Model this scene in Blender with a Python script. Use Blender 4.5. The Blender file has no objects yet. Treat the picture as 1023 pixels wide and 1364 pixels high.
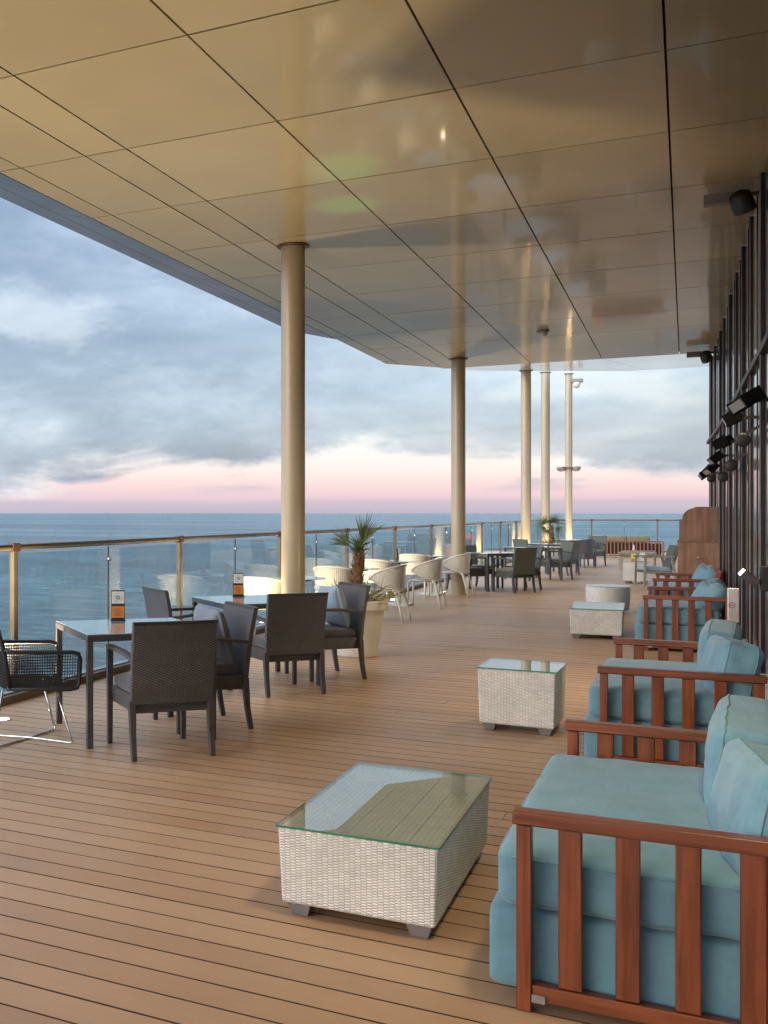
import bpy, bmesh, math, random
from math import radians as R, sin, cos, pi, sqrt
from mathutils import Vector, Matrix, Euler, noise as mnoise
random.seed(7)
scene = bpy.context.scene
COL = scene.collection

# ------------------------------------------------------------------ materials
def S(r, g, b):                       # sRGB 0-255 -> linear
    f = lambda c: (c/255/12.92) if c/255 <= .04045 else ((c/255+.055)/1.055)**2.4
    return (f(r), f(g), f(b), 1)

class NT:
    def __init__(s, tree): s.t = tree; s.n = tree.nodes; s.l = tree.links
    def new(s, typ, **kw):
        nd = s.n.new(typ)
        for k, v in kw.items(): setattr(nd, k, v)
        return nd
    def put(s, sock, v):
        if hasattr(v, 'is_output'): s.l.new(v, sock)
        else: sock.default_value = v
    def math(s, op, a, b=None, c=None, clamp=False):
        nd = s.new('ShaderNodeMath', operation=op, use_clamp=clamp)
        for i, v in enumerate((a, b, c)):
            if v is not None: s.put(nd.inputs[i], v)
        return nd.outputs[0]
    def noise(s, vec, scale, detail=4, rough=.55, dist=0):
        nd = s.new('ShaderNodeTexNoise')
        if vec is not None: s.l.new(vec, nd.inputs['Vector'])
        nd.inputs['Scale'].default_value = scale; nd.inputs['Detail'].default_value = detail
        nd.inputs['Roughness'].default_value = rough; nd.inputs['Distortion'].default_value = dist
        return nd.outputs['Fac']
    def ramp(s, fac, stops, interp='LINEAR'):
        nd = s.new('ShaderNodeValToRGB'); nd.color_ramp.interpolation = interp
        e = nd.color_ramp.elements
        while len(e) > 1: e.remove(e[0])
        for i, (p, c) in enumerate(stops):
            el = e[0] if i == 0 else e.new(p)
            el.position = p
            el.color = c if isinstance(c, tuple) else (c, c, c, 1)
        s.put(nd.inputs[0], fac); return nd.outputs['Color']
    def mix(s, fac, a, b, blend='MIX'):
        nd = s.new('ShaderNodeMix', data_type='RGBA', blend_type=blend)
        s.put(nd.inputs[0], fac); s.put(nd.inputs[6], a); s.put(nd.inputs[7], b)
        return nd.outputs[2]
    def sstep(s, v, a, b):
        nd = s.new('ShaderNodeMapRange', interpolation_type='SMOOTHSTEP')
        s.put(nd.inputs[0], v); nd.inputs[1].default_value = a; nd.inputs[2].default_value = b
        return nd.outputs[0]
    def mapping(s, vec, scale=(1,1,1), rot=(0,0,0), loc=(0,0,0)):
        nd = s.new('ShaderNodeMapping'); s.l.new(vec, nd.inputs[0])
        nd.inputs['Scale'].default_value = scale; nd.inputs['Rotation'].default_value = rot; nd.inputs['Location'].default_value = loc
        return nd.outputs[0]
    def bump(s, h, strength=.3, dist=.01):
        nd = s.new('ShaderNodeBump'); s.l.new(h, nd.inputs['Height'])
        nd.inputs['Strength'].default_value = strength; nd.inputs['Distance'].default_value = dist
        return nd.outputs[0]

def pbr(name, col=(.5,.5,.5,1), rough=.5, metal=0, spec=.5, coat=0, coat_rough=.05):
    m = bpy.data.materials.new(name); m.use_nodes = True
    nt = NT(m.node_tree); b = m.node_tree.nodes['Principled BSDF']
    b.inputs['Base Color'].default_value = col; b.inputs['Roughness'].default_value = rough
    b.inputs['Metallic'].default_value = metal; b.inputs['Specular IOR Level'].default_value = spec
    b.inputs['Coat Weight'].default_value = coat; b.inputs['Coat Roughness'].default_value = coat_rough
    return m, nt, b
def uvc(nt): return nt.new('ShaderNodeTexCoord').outputs['UV']
def objc(nt): return nt.new('ShaderNodeTexCoord').outputs['Object']

def varied(name, col, rough=.5, metal=0, spec=.5, nscale=6, amt=.25, bump=0, bscale=200, coat=0, coat_rough=.05):
    """plain paint / plastic / metal with slight uneven tone and roughness"""
    m, nt, b = pbr(name, col, rough, metal, spec, coat, coat_rough)
    o = objc(nt); n = nt.noise(o, nscale, 5, .6)
    lo = tuple(c*(1-amt) for c in col[:3])+(1,); hi = tuple(min(1, c*(1+amt)) for c in col[:3])+(1,)
    nt.put(b.inputs['Base Color'], nt.ramp(n, [(.3, lo), (.7, hi)]))
    nt.put(b.inputs['Roughness'], nt.math('MULTIPLY_ADD', n, .25, rough-.12))
    if bump: nt.put(b.inputs['Normal'], nt.bump(nt.noise(o, bscale, 2), bump, .002))
    return m

def weave(name, dark, light, cw=.017, rh=.0095, rough=.45, depth=1.0, spec=.4):
    """woven flat strands: columns of short strands, each column shifted half a strand"""
    m, nt, b = pbr(name, light, rough, 0, spec)
    uv = uvc(nt); sp = nt.new('ShaderNodeSeparateXYZ'); nt.l.new(uv, sp.inputs[0])
    cx = nt.math('DIVIDE', sp.outputs[0], cw)
    ci = nt.math('FLOOR', cx); cf = nt.math('FRACT', cx)
    sh = nt.math('MULTIPLY', nt.math('MODULO', nt.math('ABSOLUTE', ci), 2.0), .5)
    ry = nt.math('ADD', nt.math('DIVIDE', sp.outputs[1], rh), sh)
    ri = nt.math('FLOOR', ry); rf = nt.math('FRACT', ry)
    px = nt.math('SINE', nt.math('MULTIPLY', cf, pi)); py = nt.math('SINE', nt.math('MULTIPLY', rf, pi))
    h = nt.math('MULTIPLY', nt.math('POWER', px, .22), nt.math('POWER', py, 1.1))
    cmb = nt.new('ShaderNodeCombineXYZ'); nt.l.new(ci, cmb.inputs[0]); nt.l.new(ri, cmb.inputs[1])
    wn = nt.new('ShaderNodeTexWhiteNoise'); nt.l.new(cmb.outputs[0], wn.inputs[0])
    big = nt.noise(objc(nt), 5, 4, .6)
    base = nt.mix(nt.sstep(h, .15, .75), dark, light)
    tone = nt.math('ADD', nt.math('MULTIPLY_ADD', wn.outputs[0], .18, .70), nt.math('MULTIPLY', big, .4))
    tc = nt.new('ShaderNodeCombineXYZ')
    for i in range(3): nt.l.new(tone, tc.inputs[i])
    nt.put(b.inputs['Base Color'], nt.mix(1, base, tc.outputs[0], 'MULTIPLY'))
    nt.put(b.inputs['Normal'], nt.bump(h, .7*depth, .004))
    return m

def fabric(name, col, amt=.15, rough=.9, weavescale=900):
    m, nt, b = pbr(name, col, rough, 0, .25)
    b.inputs['Sheen Weight'].default_value = .25
    o = objc(nt); n = nt.noise(o, 7, 4, .6); f = nt.noise(nt.mapping(o, (weavescale, weavescale*.35, weavescale)), 1, 2)
    lo = tuple(c*(1-amt) for c in col[:3])+(1,); hi = tuple(min(1, c*(1+amt)) for c in col[:3])+(1,)
    c = nt.ramp(nt.math('ADD', nt.math('MULTIPLY', n, .7), nt.math('MULTIPLY', f, .3)), [(.3, lo), (.7, hi)])
    nt.put(b.inputs['Base Color'], c)
    wr = nt.noise(nt.mapping(o, (9, 5, 9)), 1, 4, .6, .8)
    hgt = nt.math('ADD', nt.math('MULTIPLY', wr, 1.0), nt.math('MULTIPLY', f, .12))
    nt.put(b.inputs['Normal'], nt.bump(hgt, .35, .02))
    return m

def wood(name, dark, light, axis=2, rough=.35, scale=1.0, coat=.15):
    m, nt, b = pbr(name, light, rough, 0, .5, coat, .2)
    o = objc(nt); sc = [38*scale]*3; sc[axis] = 2.2*scale
    oi = nt.new('ShaderNodeObjectInfo'); gi = nt.new('ShaderNodeNewGeometry')
    va = nt.new('ShaderNodeVectorMath', operation='ADD'); nt.l.new(o, va.inputs[0])
    cm = nt.new('ShaderNodeCombineXYZ'); nt.l.new(gi.outputs['Random Per Island'], cm.inputs[axis]); nt.l.new(oi.outputs['Random'], cm.inputs[(axis+1) % 3])
    mu = nt.new('ShaderNodeVectorMath', operation='SCALE'); nt.l.new(cm.outputs[0], mu.inputs[0]); mu.inputs['Scale'].default_value = 9
    nt.l.new(mu.outputs[0], va.inputs[1])
    g = nt.noise(nt.mapping(va.outputs[0], tuple(sc)), 1, 5, .6, .6); big = nt.noise(va.outputs[0], 3, 2)
    v = nt.math('ADD', nt.math('MULTIPLY', g, .7), nt.math('MULTIPLY', big, .3))
    v = nt.math('ADD', v, nt.math('MULTIPLY_ADD', gi.outputs['Random Per Island'], .16, -.08))
    nt.put(b.inputs['Base Color'], nt.ramp(v, [(.32, dark), (.68, light)]))
    nt.put(b.inputs['Roughness'], nt.math('MULTIPLY_ADD', g, .3, rough-.15))
    nt.put(b.inputs['Normal'], nt.bump(g, .15, .002))
    return m

def thin_glass(name, tint=(.9,.96,.95,1), ior=1.5, rough=0):
    m = bpy.data.materials.new(name); m.use_nodes = True; nt = NT(m.node_tree); nt.n.clear()
    out = nt.new('ShaderNodeOutputMaterial'); tr = nt.new('ShaderNodeBsdfTransparent'); gl = nt.new('ShaderNodeBsdfGlossy')
    tr.inputs[0].default_value = tint; gl.inputs['Roughness'].default_value = rough
    fr = nt.new('ShaderNodeFresnel'); bf = nt.new('ShaderNodeNewGeometry').outputs['Backfacing']
    nt.l.new(nt.math('MULTIPLY_ADD', bf, 1/ior-ior, ior), fr.inputs[0])     # same reflection on both faces of the thin pane
    mx = nt.new('ShaderNodeMixShader'); nt.l.new(fr.outputs[0], mx.inputs[0]); nt.l.new(tr.outputs[0], mx.inputs[1]); nt.l.new(gl.outputs[0], mx.inputs[2])
    nt.l.new(mx.outputs[0], out.inputs[0]); return m

def emis(name, col, strength):
    m, nt, b = pbr(name, col, .4)
    b.inputs['Emission Color'].default_value = col; b.inputs['Emission Strength'].default_value = strength
    return m

M = {}
M['wicker_white'] = weave('wicker_white', S(168,160,146), S(234,228,216), .021, .0105)
M['wicker_dark'] = weave('wicker_dark', S(26,24,24), S(104,98,96), .018, .012, .42, 1.6)
M['wicker_olive'] = weave('wicker_olive', S(40,42,35), S(106,110,94), .018, .012, .5, 1.6)
M['dark_metal'] = varied('dark_metal', S(66,61,60), .45, .0, .5, 30, .3, .2, 300)
M['black_plastic'] = varied('black_plastic', S(36,34,34), .5, 0, .5, 12, .25)
M['housing'] = varied('heater_housing', S(10,9,9), .6, 0, .12, 12, .25)
M['teal'] = fabric('teal_fabric', S(100,138,149), .16, .9, 420)
M['teal_light'] = fabric('teal_pillow_fabric', S(114,152,163), .15, .9, 420)
M['grey_fabric'] = fabric('grey_fabric', S(74,72,73), .2)
M['pillow_grey'] = fabric('grey_pillow_fabric', S(112,116,124), .15)
M['pillow_blue'] = fabric('blue_grey_pillow_fabric', S(132,146,158), .15)
M['olive_fabric'] = fabric('olive_fabric', S(112,106,84), .15)
M['redwood'] = wood('red_wood', S(60,25,9), S(138,69,29), 2)
M['redwood_x'] = wood('red_wood_rail', S(74,33,14), S(136,70,33), 0)
M['redwood_far'] = wood('red_slat_wood', S(88,48,28), S(140,86,56), 2)
M['walnut'] = wood('walnut_veneer', S(82,56,40), S(160,118,86), 2, .4, .45)
M['teak_grey'] = wood('weathered_teak', S(104,94,72), S(160,148,118), 0, .55)
M['foot_grey'] = varied('grey_plastic', S(122,114,110), .5)
M['table_glass'] = thin_glass('table_glass', (.94,.975,.955,1), 1.8)
M['glass_edge'] = varied('green_glass_edge', S(36,120,92), .15, 0, .6)
M['rail_glass'] = thin_glass('balustrade_glass', (.88,.95,.955,1), 1.36)
M['bronze'] = varied('bronze_metal', S(106,96,80), .32, .55, .5, 8, .2)
M['bronze_dark'] = varied('dark_bronze', S(88,66,52), .4, .4, .5, 8, .2)
M['alu'] = varied('brushed_aluminium', S(165,168,170), .3, .8, .5, 20, .15)
M['chrome'] = varied('chrome', S(200,198,192), .12, 1, .5, 20, .1)
M['column'] = varied('column_paint', S(158,142,112), .38, 0, .5, 2.5, .07, .05, 60, .3, .2)
M['white_plastic'] = varied('white_plastic', S(208,200,182), .4, 0, .5, 5, .08)
M['pot'] = varied('planter_plastic', S(200,194,178), .5, 0, .4, 6, .1, .1, 120)
M['soil'] = varied('soil', S(58,44,34), .95, 0, .2, 40, .5, .8, 60)
M['trunk'] = varied('palm_trunk', S(108,78,54), .9, 0, .2, 30, .45, .8, 90)
M['groove_shade'] = varied('deck_groove_shade', S(80,57,42), .9, 0, .2, 9, .2)  # shade of the deep gaps, put into the colour of the board sides
M['kerb'] = varied('kerb_board', S(92,74,62), .55, 0, .4, 6, .2)
M['black_glass'] = varied('coated_facade_glass', S(112,116,124), .09, 1, .5, .6, .12)
M['plinth'] = varied('plinth_stone', S(190,184,180), .6, 0, .4, 6, .1)
M['sill_steel'] = varied('steel_box', S(206,200,188), .25, .7, .5, 12, .12)
M['red_fabric'] = fabric('red_fabric', S(150,66,56))
M['orange_fabric'] = fabric('orange_fabric', S(196,96,52))
M['card_white'] = varied('printed_card', S(205,202,190), .45, 0, .4, 60, .12)
M['card_orange'] = varied('orange_card', S(196,116,44), .45, 0, .4, 30, .12)
M['card_yellow'] = varied('yellow_card', S(206,196,70), .45, 0, .4, 30, .12)
M['brown_glass'] = varied('brown_bottle', S(92,54,26), .15, 0, .6)
M['lens'] = emis('uplight_lens', (1,.80,.5,1), 45)
M['mullion'] = varied('mullion_paint', S(28,28,30), .4, 0, .3, 12, .2)
M['wall_lens'] = emis('wall_lamp_lens', (1,.86,.62,1), 1.2)
M['green_lens'] = emis('green_lens', (.15,1,.2,1), 6)
M['dim_lens'] = varied('frosted_lens', S(225,220,205), .25)
M['frosted'] = varied('frosted_table_glass', S(166,194,206), .13, 0, .6, 2, .05, 0, 200, 1, .06)
M['ceiling_void'] = pbr('ceiling_void', S(38,32,24), .9)[0]

# perforated shell of the white chairs: real see-through holes from the UV grid
def make_perf():
    m = varied('perforated_plastic', S(206,198,178), .4, 0, .5, 5, .08); nt = NT(m.node_tree)
    b = nt.n['Principled BSDF']; out = [n for n in nt.n if n.type == 'OUTPUT_MATERIAL'][0]
    sp = nt.new('ShaderNodeSeparateXYZ'); nt.l.new(uvc(nt), sp.inputs[0])
    f = lambda k: nt.math('ABSOLUTE', nt.math('SUBTRACT', nt.math('FRACT', nt.math('DIVIDE', sp.outputs[k], .028)), .5))
    hole = nt.math('LESS_THAN', nt.math('MAXIMUM', f(0), f(1)), .23)
    tr = nt.new('ShaderNodeBsdfTransparent'); mx = nt.new('ShaderNodeMixShader')
    nt.l.new(hole, mx.inputs[0]); nt.l.new(b.outputs[0], mx.inputs[1]); nt.l.new(tr.outputs[0], mx.inputs[2]); nt.l.new(mx.outputs[0], out.inputs[0])
    return m
M['perf'] = make_perf()

def make_leaf(name, a, b_):
    m, nt, b = pbr(name, a, .45, 0, .4)
    gi = nt.new('ShaderNodeNewGeometry')
    v = nt.math('ADD', nt.math('MULTIPLY', gi.outputs['Random Per Island'], .6), nt.math('MULTIPLY', nt.noise(objc(nt), 14, 3), .4))
    nt.put(b.inputs['Base Color'], nt.ramp(v, [(.15, a), (.8, b_)]))
    b.inputs['Subsurface Weight'].default_value = 0
    return m
M['leaf'] = make_leaf('palm_leaf', S(40,54,28), S(92,104,54))
M['dry_leaf'] = make_leaf('grass_leaf', S(84,84,42), S(176,160,92))

def make_deck():
    m, nt, b = pbr('composite_deck', S(150,118,94), .5, 0, .5)
    o = objc(nt); gi = nt.new('ShaderNodeNewGeometry'); rnd = gi.outputs['Random Per Island']
    va = nt.new('ShaderNodeVectorMath', operation='ADD'); nt.l.new(o, va.inputs[0])
    cm = nt.new('ShaderNodeCombineXYZ'); nt.l.new(nt.math('MULTIPLY', rnd, 50), cm.inputs[0]); nt.l.new(cm.outputs[0], va.inputs[1])
    fine = nt.noise(nt.mapping(va.outputs[0], (5, 210, 5)), 1, 5, .65, .3)
    spots = nt.noise(o, .55, 5, .62); spots2 = nt.noise(o, 3.2, 5, .7)
    v = nt.math('ADD', nt.math('MULTIPLY_ADD', rnd, .10, .10), nt.math('MULTIPLY', fine, .26))
    v = nt.math('ADD', v, nt.math('MULTIPLY', spots, .36)); v = nt.math('ADD', v, nt.math('MULTIPLY', spots2, .14))
    nt.put(b.inputs['Base Color'], nt.ramp(v, [(.24, S(136,103,76)), (.5, S(172,136,104)), (.76, S(198,163,128))]))
    nt.put(b.inputs['Roughness'], nt.math('MULTIPLY_ADD', spots2, .3, .27))
    nt.put(b.inputs['Normal'], nt.bump(fine, .25, .002))
    return m
M['deck'] = make_deck()

def make_ceiling():
    m, nt, b = pbr('champagne_ceiling_panel', S(170,150,118), .35, 0, .5, .55, .045)
    o = objc(nt); gi = nt.new('ShaderNodeNewGeometry')
    n = nt.noise(o, .8, 4, .55); v = nt.math('ADD', nt.math('MULTIPLY', n, .6), nt.math('MULTIPLY', gi.outputs['Random Per Island'], .25))
    nt.put(b.inputs['Base Color'], nt.ramp(v, [(.2, S(148,134,101)), (.7, S(169,154,119))]))
    dirt = nt.noise(o, 7, 6, .75)
    nt.put(b.inputs['Coat Roughness'], nt.math('MULTIPLY_ADD', dirt, .12, .005))
    wav = nt.noise(o, 1.3, 2, .5)
    nt.put(b.inputs['Coat Normal'], nt.bump(wav, .05, .04))
    return m
M['ceiling'] = make_ceiling()
M['fascia'] = varied('fascia_panel', S(46,60,80), .4, .0, .5, 1.5, .08, 0, 200, .3, .15)
M['soffit_far'] = varied('pale_soffit_panel', S(190,192,196), .3, .2, .5, 1.2, .06, 0, 200, .8, .06)

def make_sea():
    m, nt, b = pbr('sea_water', S(66,98,116), .22, 0, .5)
    b.inputs['IOR'].default_value = 1.33
    o = objc(nt)
    a = nt.noise(nt.mapping(o, (.055, .13, 1), (0,0,R(-20))), 1, 9, .62, .6); c = nt.noise(nt.mapping(o, (.010, .035, 1), (0,0,R(-25))), 1, 4, .6)
    big = nt.noise(nt.mapping(o, (.0006, .003, 1), (0,0,R(-20))), 1, 4, .6)
    h = nt.math('ADD', nt.math('MULTIPLY', a, 1.0), nt.math('MULTIPLY', c, 1.3))
    v = nt.math('ADD', nt.math('MULTIPLY', a, .5), nt.math('MULTIPLY', big, .5))
    nt.put(b.inputs['Base Color'], nt.ramp(v, [(.38, S(18,44,52)), (.5, S(42,74,80)), (.62, S(92,118,120))]))
    nt.put(b.inputs['Normal'], nt.bump(h, 1.0, 9.0))
    return m
M['sea'] = make_sea()

# ------------------------------------------------------------------ mesh builder
class MB:
    def __init__(s): s.v = []; s.f = []; s.uv = []; s.mi = []
    def add(s, vs, fs, mi=0, uvs=None):
        b = len(s.v); s.v += [tuple(p) for p in vs]
        for k, f in enumerate(fs):
            s.f.append(tuple(b+i for i in f)); s.mi.append(mi); s.uv.append(uvs[k] if uvs else None)
        return s
    def hexa(s, p, mi=0):            # 8 points: bottom ring 0-3 (ccw from above), top ring 4-7
        return s.add(p, [(3,2,1,0),(4,5,6,7),(0,1,5,4),(1,2,6,5),(2,3,7,6),(3,0,4,7)], mi)
    def box(s, x0, x1, y0, y1, z0, z1, mi=0, rot=None, piv=None):
        p = [(x0,y0,z0),(x1,y0,z0),(x1,y1,z0),(x0,y1,z0),(x0,y0,z1),(x1,y0,z1),(x1,y1,z1),(x0,y1,z1)]
        if rot is not None:
            c = Vector(piv or ((x0+x1)/2,(y0+y1)/2,(z0+z1)/2)); p = [c+rot@(Vector(q)-c) for q in p]
        return s.hexa(p, mi)
    def bar(s, a, b, w, d, side=None, mi=0, w2=None, d2=None):
        """square bar from a to b; w along 'side' direction, d across"""
        a, b = Vector(a), Vector(b); t = (b-a).normalized()
        sd = Vector(side) if side else (Vector((1,0,0)) if abs(t.x) < .9 else Vector((0,1,0)))
        sd = (sd - t*sd.dot(t)).normalized(); n = t.cross(sd)
        w2 = w if w2 is None else w2; d2 = d if d2 is None else d2
        ring = lambda c, w, d: [c-sd*w/2-n*d/2, c+sd*w/2-n*d/2, c+sd*w/2+n*d/2, c-sd*w/2+n*d/2]
        return s.hexa(ring(a, w, d)+ring(b, w2, d2), mi)
    def tube(s, pts, r, n=10, mi=0, closed=False):
        pts = [Vector(p) for p in pts]; rs = r if isinstance(r, (list, tuple)) else [r]*len(pts)
        vs = []; N = len(pts); prev = None
        for i, p in enumerate(pts):
            if closed: t = (pts[(i+1) % N]-pts[i-1]).normalized()
            else: t = (pts[min(i+1, N-1)]-pts[max(i-1, 0)]).normalized()
            if prev is None: prev = t.orthogonal().normalized()
            prev = (prev-t*prev.dot(t)).normalized(); bn = t.cross(prev)
            for k in range(n):
                a = 2*pi*k/n; vs.append(p+prev*cos(a)*rs[i]+bn*sin(a)*rs[i])
        fs = []
        for i in range(N if closed else N-1):
            j = (i+1) % N
            for k in range(n): fs.append((i*n+k, i*n+(k+1) % n, j*n+(k+1) % n, j*n+k))
        if not closed: fs += [tuple(range(n-1, -1, -1)), tuple((N-1)*n+k for k in range(n))]
        return s.add(vs, fs, mi)
    def lathe(s, prof, n=32, c=(0,0,0), mi=0, cap=True):
        vs = []; 
        for r, z in prof:
            for k in range(n): vs.append((c[0]+r*cos(2*pi*k/n), c[1]+r*sin(2*pi*k/n), c[2]+z))
        fs = []; uvs = []; L = 0
        for i in range(len(prof)-1):
            L2 = L+sqrt((prof[i+1][0]-prof[i][0])**2+(prof[i+1][1]-prof[i][1])**2); rr = max(prof[i][0], prof[i+1][0])
            for k in range(n):
                fs.append((i*n+k, i*n+(k+1) % n, (i+1)*n+(k+1) % n, (i+1)*n+k))
                u0 = 2*pi*k/n*rr; u1 = 2*pi*(k+1)/n*rr; uvs.append([(u0,L),(u1,L),(u1,L2),(u0,L2)])
            L = L2
        if cap:
            fs += [tuple(range(n-1, -1, -1)), tuple((len(prof)-1)*n+k for k in range(n))]; uvs += [None, None]
        return s.add(vs, fs, mi, uvs)
    def grid(s, fn, nu, nv, mi=0, uvscale=None):
        vs = [fn(i/nu, j/nv) for j in range(nv+1) for i in range(nu+1)]
        fs = []; uvs = []
        for j in range(nv):
            for i in range(nu):
                a = j*(nu+1)+i; fs.append((a, a+1, a+nu+2, a+nu+1))
                if uvscale: uvs.append([(i/nu*uvscale[0], j/nv*uvscale[1]), ((i+1)/nu*uvscale[0], j/nv*uvscale[1]), ((i+1)/nu*uvscale[0], (j+1)/nv*uvscale[1]), (i/nu*uvscale[0], (j+1)/nv*uvscale[1])])
        return s.add(vs, fs, mi, uvs if uvscale else None)
    def cushion(s, c, half, r=.05, bulge=.15, n=14, seed=0, wr=.006, rot=None, mi=0, pinch=0, axis=2):
        """soft rounded box; bulges along 'axis'; pinch pulls the corners out and thins the rim like a pillow"""
        h = list(half); sd = Vector((seed*3.1, seed*1.7, seed*.9)); b0 = len(s.v)
        oth = [k for k in range(3) if k != axis]
        def mp(q):
            p = [q[k]*h[k] for k in range(3)]; inn = [max(h[k]-r, 0) for k in range(3)]
            cl = Vector([max(-inn[k], min(inn[k], p[k])) for k in range(3)]); d = Vector(p)-cl
            if d.length > 1e-9: d = d.normalized()*min(r, d.length if d.length < r else r)
            p = cl+d
            e = (1-q[oth[0]]**2)*(1-q[oth[1]]**2)
            if pinch:
                th = .22+.78*max(0, e)**.38; p[axis] *= th
                for k in oth: p[k] *= 1-.10*(1-abs(q[oth[1] if k == oth[0] else oth[0]])**2)
            else: p[axis] += (1 if q[axis] > 0 else -1)*h[axis]*bulge*max(0, e)**.6*abs(q[axis])
            w = mnoise.noise(Vector(p)*7+sd)*wr+mnoise.noise(Vector(p)*19+sd)*wr*.45
            nn = Vector(p); nn[axis] *= 3
            if nn.length > 0: p = Vector(p)+nn.normalized()*w
            if rot is not None: p = rot@p
            return p+Vector(c)
        s.mp = mp
        idx = {}
        def vid(q):
            k = tuple(round(t, 5) for t in q)
            if k not in idx: idx[k] = len(s.v); s.v.append(tuple(mp(q)))
            return idx[k]
        ts = [sin((2*i/n-1)*pi/2) for i in range(n+1)]
        for ax in range(3):
            a1, a2 = (ax+1) % 3, (ax+2) % 3
            for sg in (-1, 1):
                for i in range(n):
                    for j in range(n):
                        qs = []
                        for (u, v) in ((i,j),(i+1,j),(i+1,j+1),(i,j+1)):
                            q = [0,0,0]; q[ax] = sg; q[a1] = ts[u]; q[a2] = ts[v]; qs.append(q)
                        if sg < 0: qs.reverse()
                        s.f.append(tuple(vid(q) for q in qs)); s.mi.append(mi); s.uv.append(None)
        return s
    def build(s, name, mat, parent=None, bevel=0, smooth=False, seg=2, loc=None):
        me = bpy.data.meshes.new(name); me.from_pydata(s.v, [], s.f)
        for m_ in (mat if isinstance(mat, (list, tuple)) else [mat]): me.materials.append(m_)
        ul = me.uv_layers.new(name='UVMap').data
        for p in me.polygons:
            p.material_index = s.mi[p.index]; p.use_smooth = smooth
            cu = s.uv[p.index]; nrm = p.normal; ax = max(range(3), key=lambda k: abs(nrm[k]))
            for k, li in enumerate(p.loop_indices):
                if cu: ul[li].uv = cu[k]
                else:
                    co = me.vertices[me.loops[li].vertex_index].co
                    ul[li].uv = ((co.y, co.z), (co.x, co.z), (co.x, co.y))[ax]
        me.update()
        o = bpy.data.objects.new(name, me); COL.objects.link(o)
        if parent: o.parent = parent
        if loc: o.location = loc
        if bevel:
            md = o.modifiers.new('bevel', 'BEVEL'); md.width = bevel; md.segments = seg; md.limit_method = 'ANGLE'; md.angle_limit = R(35)
            for p in me.polygons: p.use_smooth = True
            md.harden_normals = True
        return o

def tag(o, label=None, cat=None, group=None, kind=None):
    if label: o['label'] = label
    if cat: o['category'] = cat
    if group: o['group'] = group
    if kind: o['kind'] = kind
    return o
def thing(name, label, cat, loc=(0,0,0), rz=0, group=None):
    o = bpy.data.objects.new(name, None); COL.objects.link(o); o.location = loc; o.rotation_euler = (0,0,rz); o.empty_display_size = .2
    return tag(o, label, cat, group)
def copy_tree(o, parent=None):
    c = o.copy(); COL.objects.link(c)
    if parent: c.parent = parent
    for ch in [x for x in o.children]: copy_tree(ch, c)
    return c
def piping(mb, parent, mat, axis=2, levels=(-.72,.72), r=.0045):
    """stitched welt along the edges of a cushion built by mb"""
    o1, o2 = [k for k in range(3) if k != axis]; K = 16
    for lv in levels:
        pts = []
        for (sa, a0, b0, da, db) in ((0,-1,-1,1,0),(1,1,-1,0,1),(2,1,1,-1,0),(3,-1,1,0,-1)):
            for i in range(K):
                t = 2*i/K; q = [0,0,0]; q[axis] = lv; q[o1] = a0+da*t; q[o2] = b0+db*t; pts.append(mb.mp(q))
        MB().tube(pts, r, 6, closed=True).build('piping', mat, parent, smooth=True)
class Kind:
    """first placement uses the prototype, later ones copy it and its parts"""
    def __init__(s, fn): s.fn = fn; s.first = None; s.used = False
    def at(s, x, y, rz, label, z=0):
        if s.first is None: s.first = s.fn(); o = s.first
        else: o = copy_tree(s.first)
        o.location = (x, y, z); o.rotation_euler = (0, 0, rz); o['label'] = label
        return o

# ------------------------------------------------------------------ setting: deck, sea
CEIL = 4.465
def build_deck():
    m = MB(); pitch = .1503; gap = .0075; x0, x1 = -4.845, 7.0
    rot = R(-1.0); rng = random.Random(3)
    y = -9.0
    while y < 48:
        cuts = [-6.0]+([rng.uniform(-4.4,.4)] if rng.random() < .16 else [])+[.76]
        if y > 18: cuts[-1] = 2.4; cuts.append(8.0)
        for a, b in zip(cuts, cuts[1:]):
            a_ = max(a+.0015, x0); b_ = min(b-.0015, .75 if y < 19 else x1)
            if b_-a_ < .02: continue
            z = rng.uniform(-.0005, .0005); y0, y1 = y+gap/2, y+pitch-gap/2; c = .0012
            P = lambda X, Y, Z: (X, Y+X*math.tan(rot), Z)
            vs = [P(a_,y0,-.022),P(b_,y0,-.022),P(b_,y1,-.022),P(a_,y1,-.022),
                  P(a_,y0,z-c),P(b_,y0,z-c),P(b_,y1,z-c),P(a_,y1,z-c),
                  P(a_,y0+c,z),P(b_,y0+c,z),P(b_,y1-c,z),P(a_,y1-c,z)]
            m.add(vs, [(8,9,10,11),(4,5,9,8),(6,7,11,10),(0,1,5,4),(2,3,7,6),(1,2,6,5),(3,0,4,7)])
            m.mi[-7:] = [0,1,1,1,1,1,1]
        y += pitch
    o = m.build('deck_floor', [M['deck'], M['groove_shade']])
    tag(o, kind='structure', label='brown composite board terrace deck')
    u = MB().box(-4.845, 7.2, -9.2, 48.2, -.25, -.022)
    tag(u.build('floor_slab', M['ceiling_void']), kind='structure', label='dark slab under the deck boards')
build_deck()
# sea far below the terrace, to the horizon
sm = MB(); rad = [0, 60, 200, 600, 2000, 6000, 20000, 70000]; n = 48
vs = [(0,0,0)]+[(r*cos(2*pi*k/n), r*sin(2*pi*k/n), 0) for r in rad[1:] for k in range(n)]
fs = [(0, 1+k, 1+(k+1) % n) for k in range(n)]
for i in range(len(rad)-2):
    for k in range(n): fs.append((1+i*n+k, 1+(i+1)*n+k, 1+(i+1)*n+(k+1) % n, 1+i*n+(k+1) % n))
sm.add(vs, fs); sea = sm.build('sea', M['sea'], loc=(0,0,-34)); tag(sea, 'blue grey rippled sea out to the horizon', kind='structure')

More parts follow.
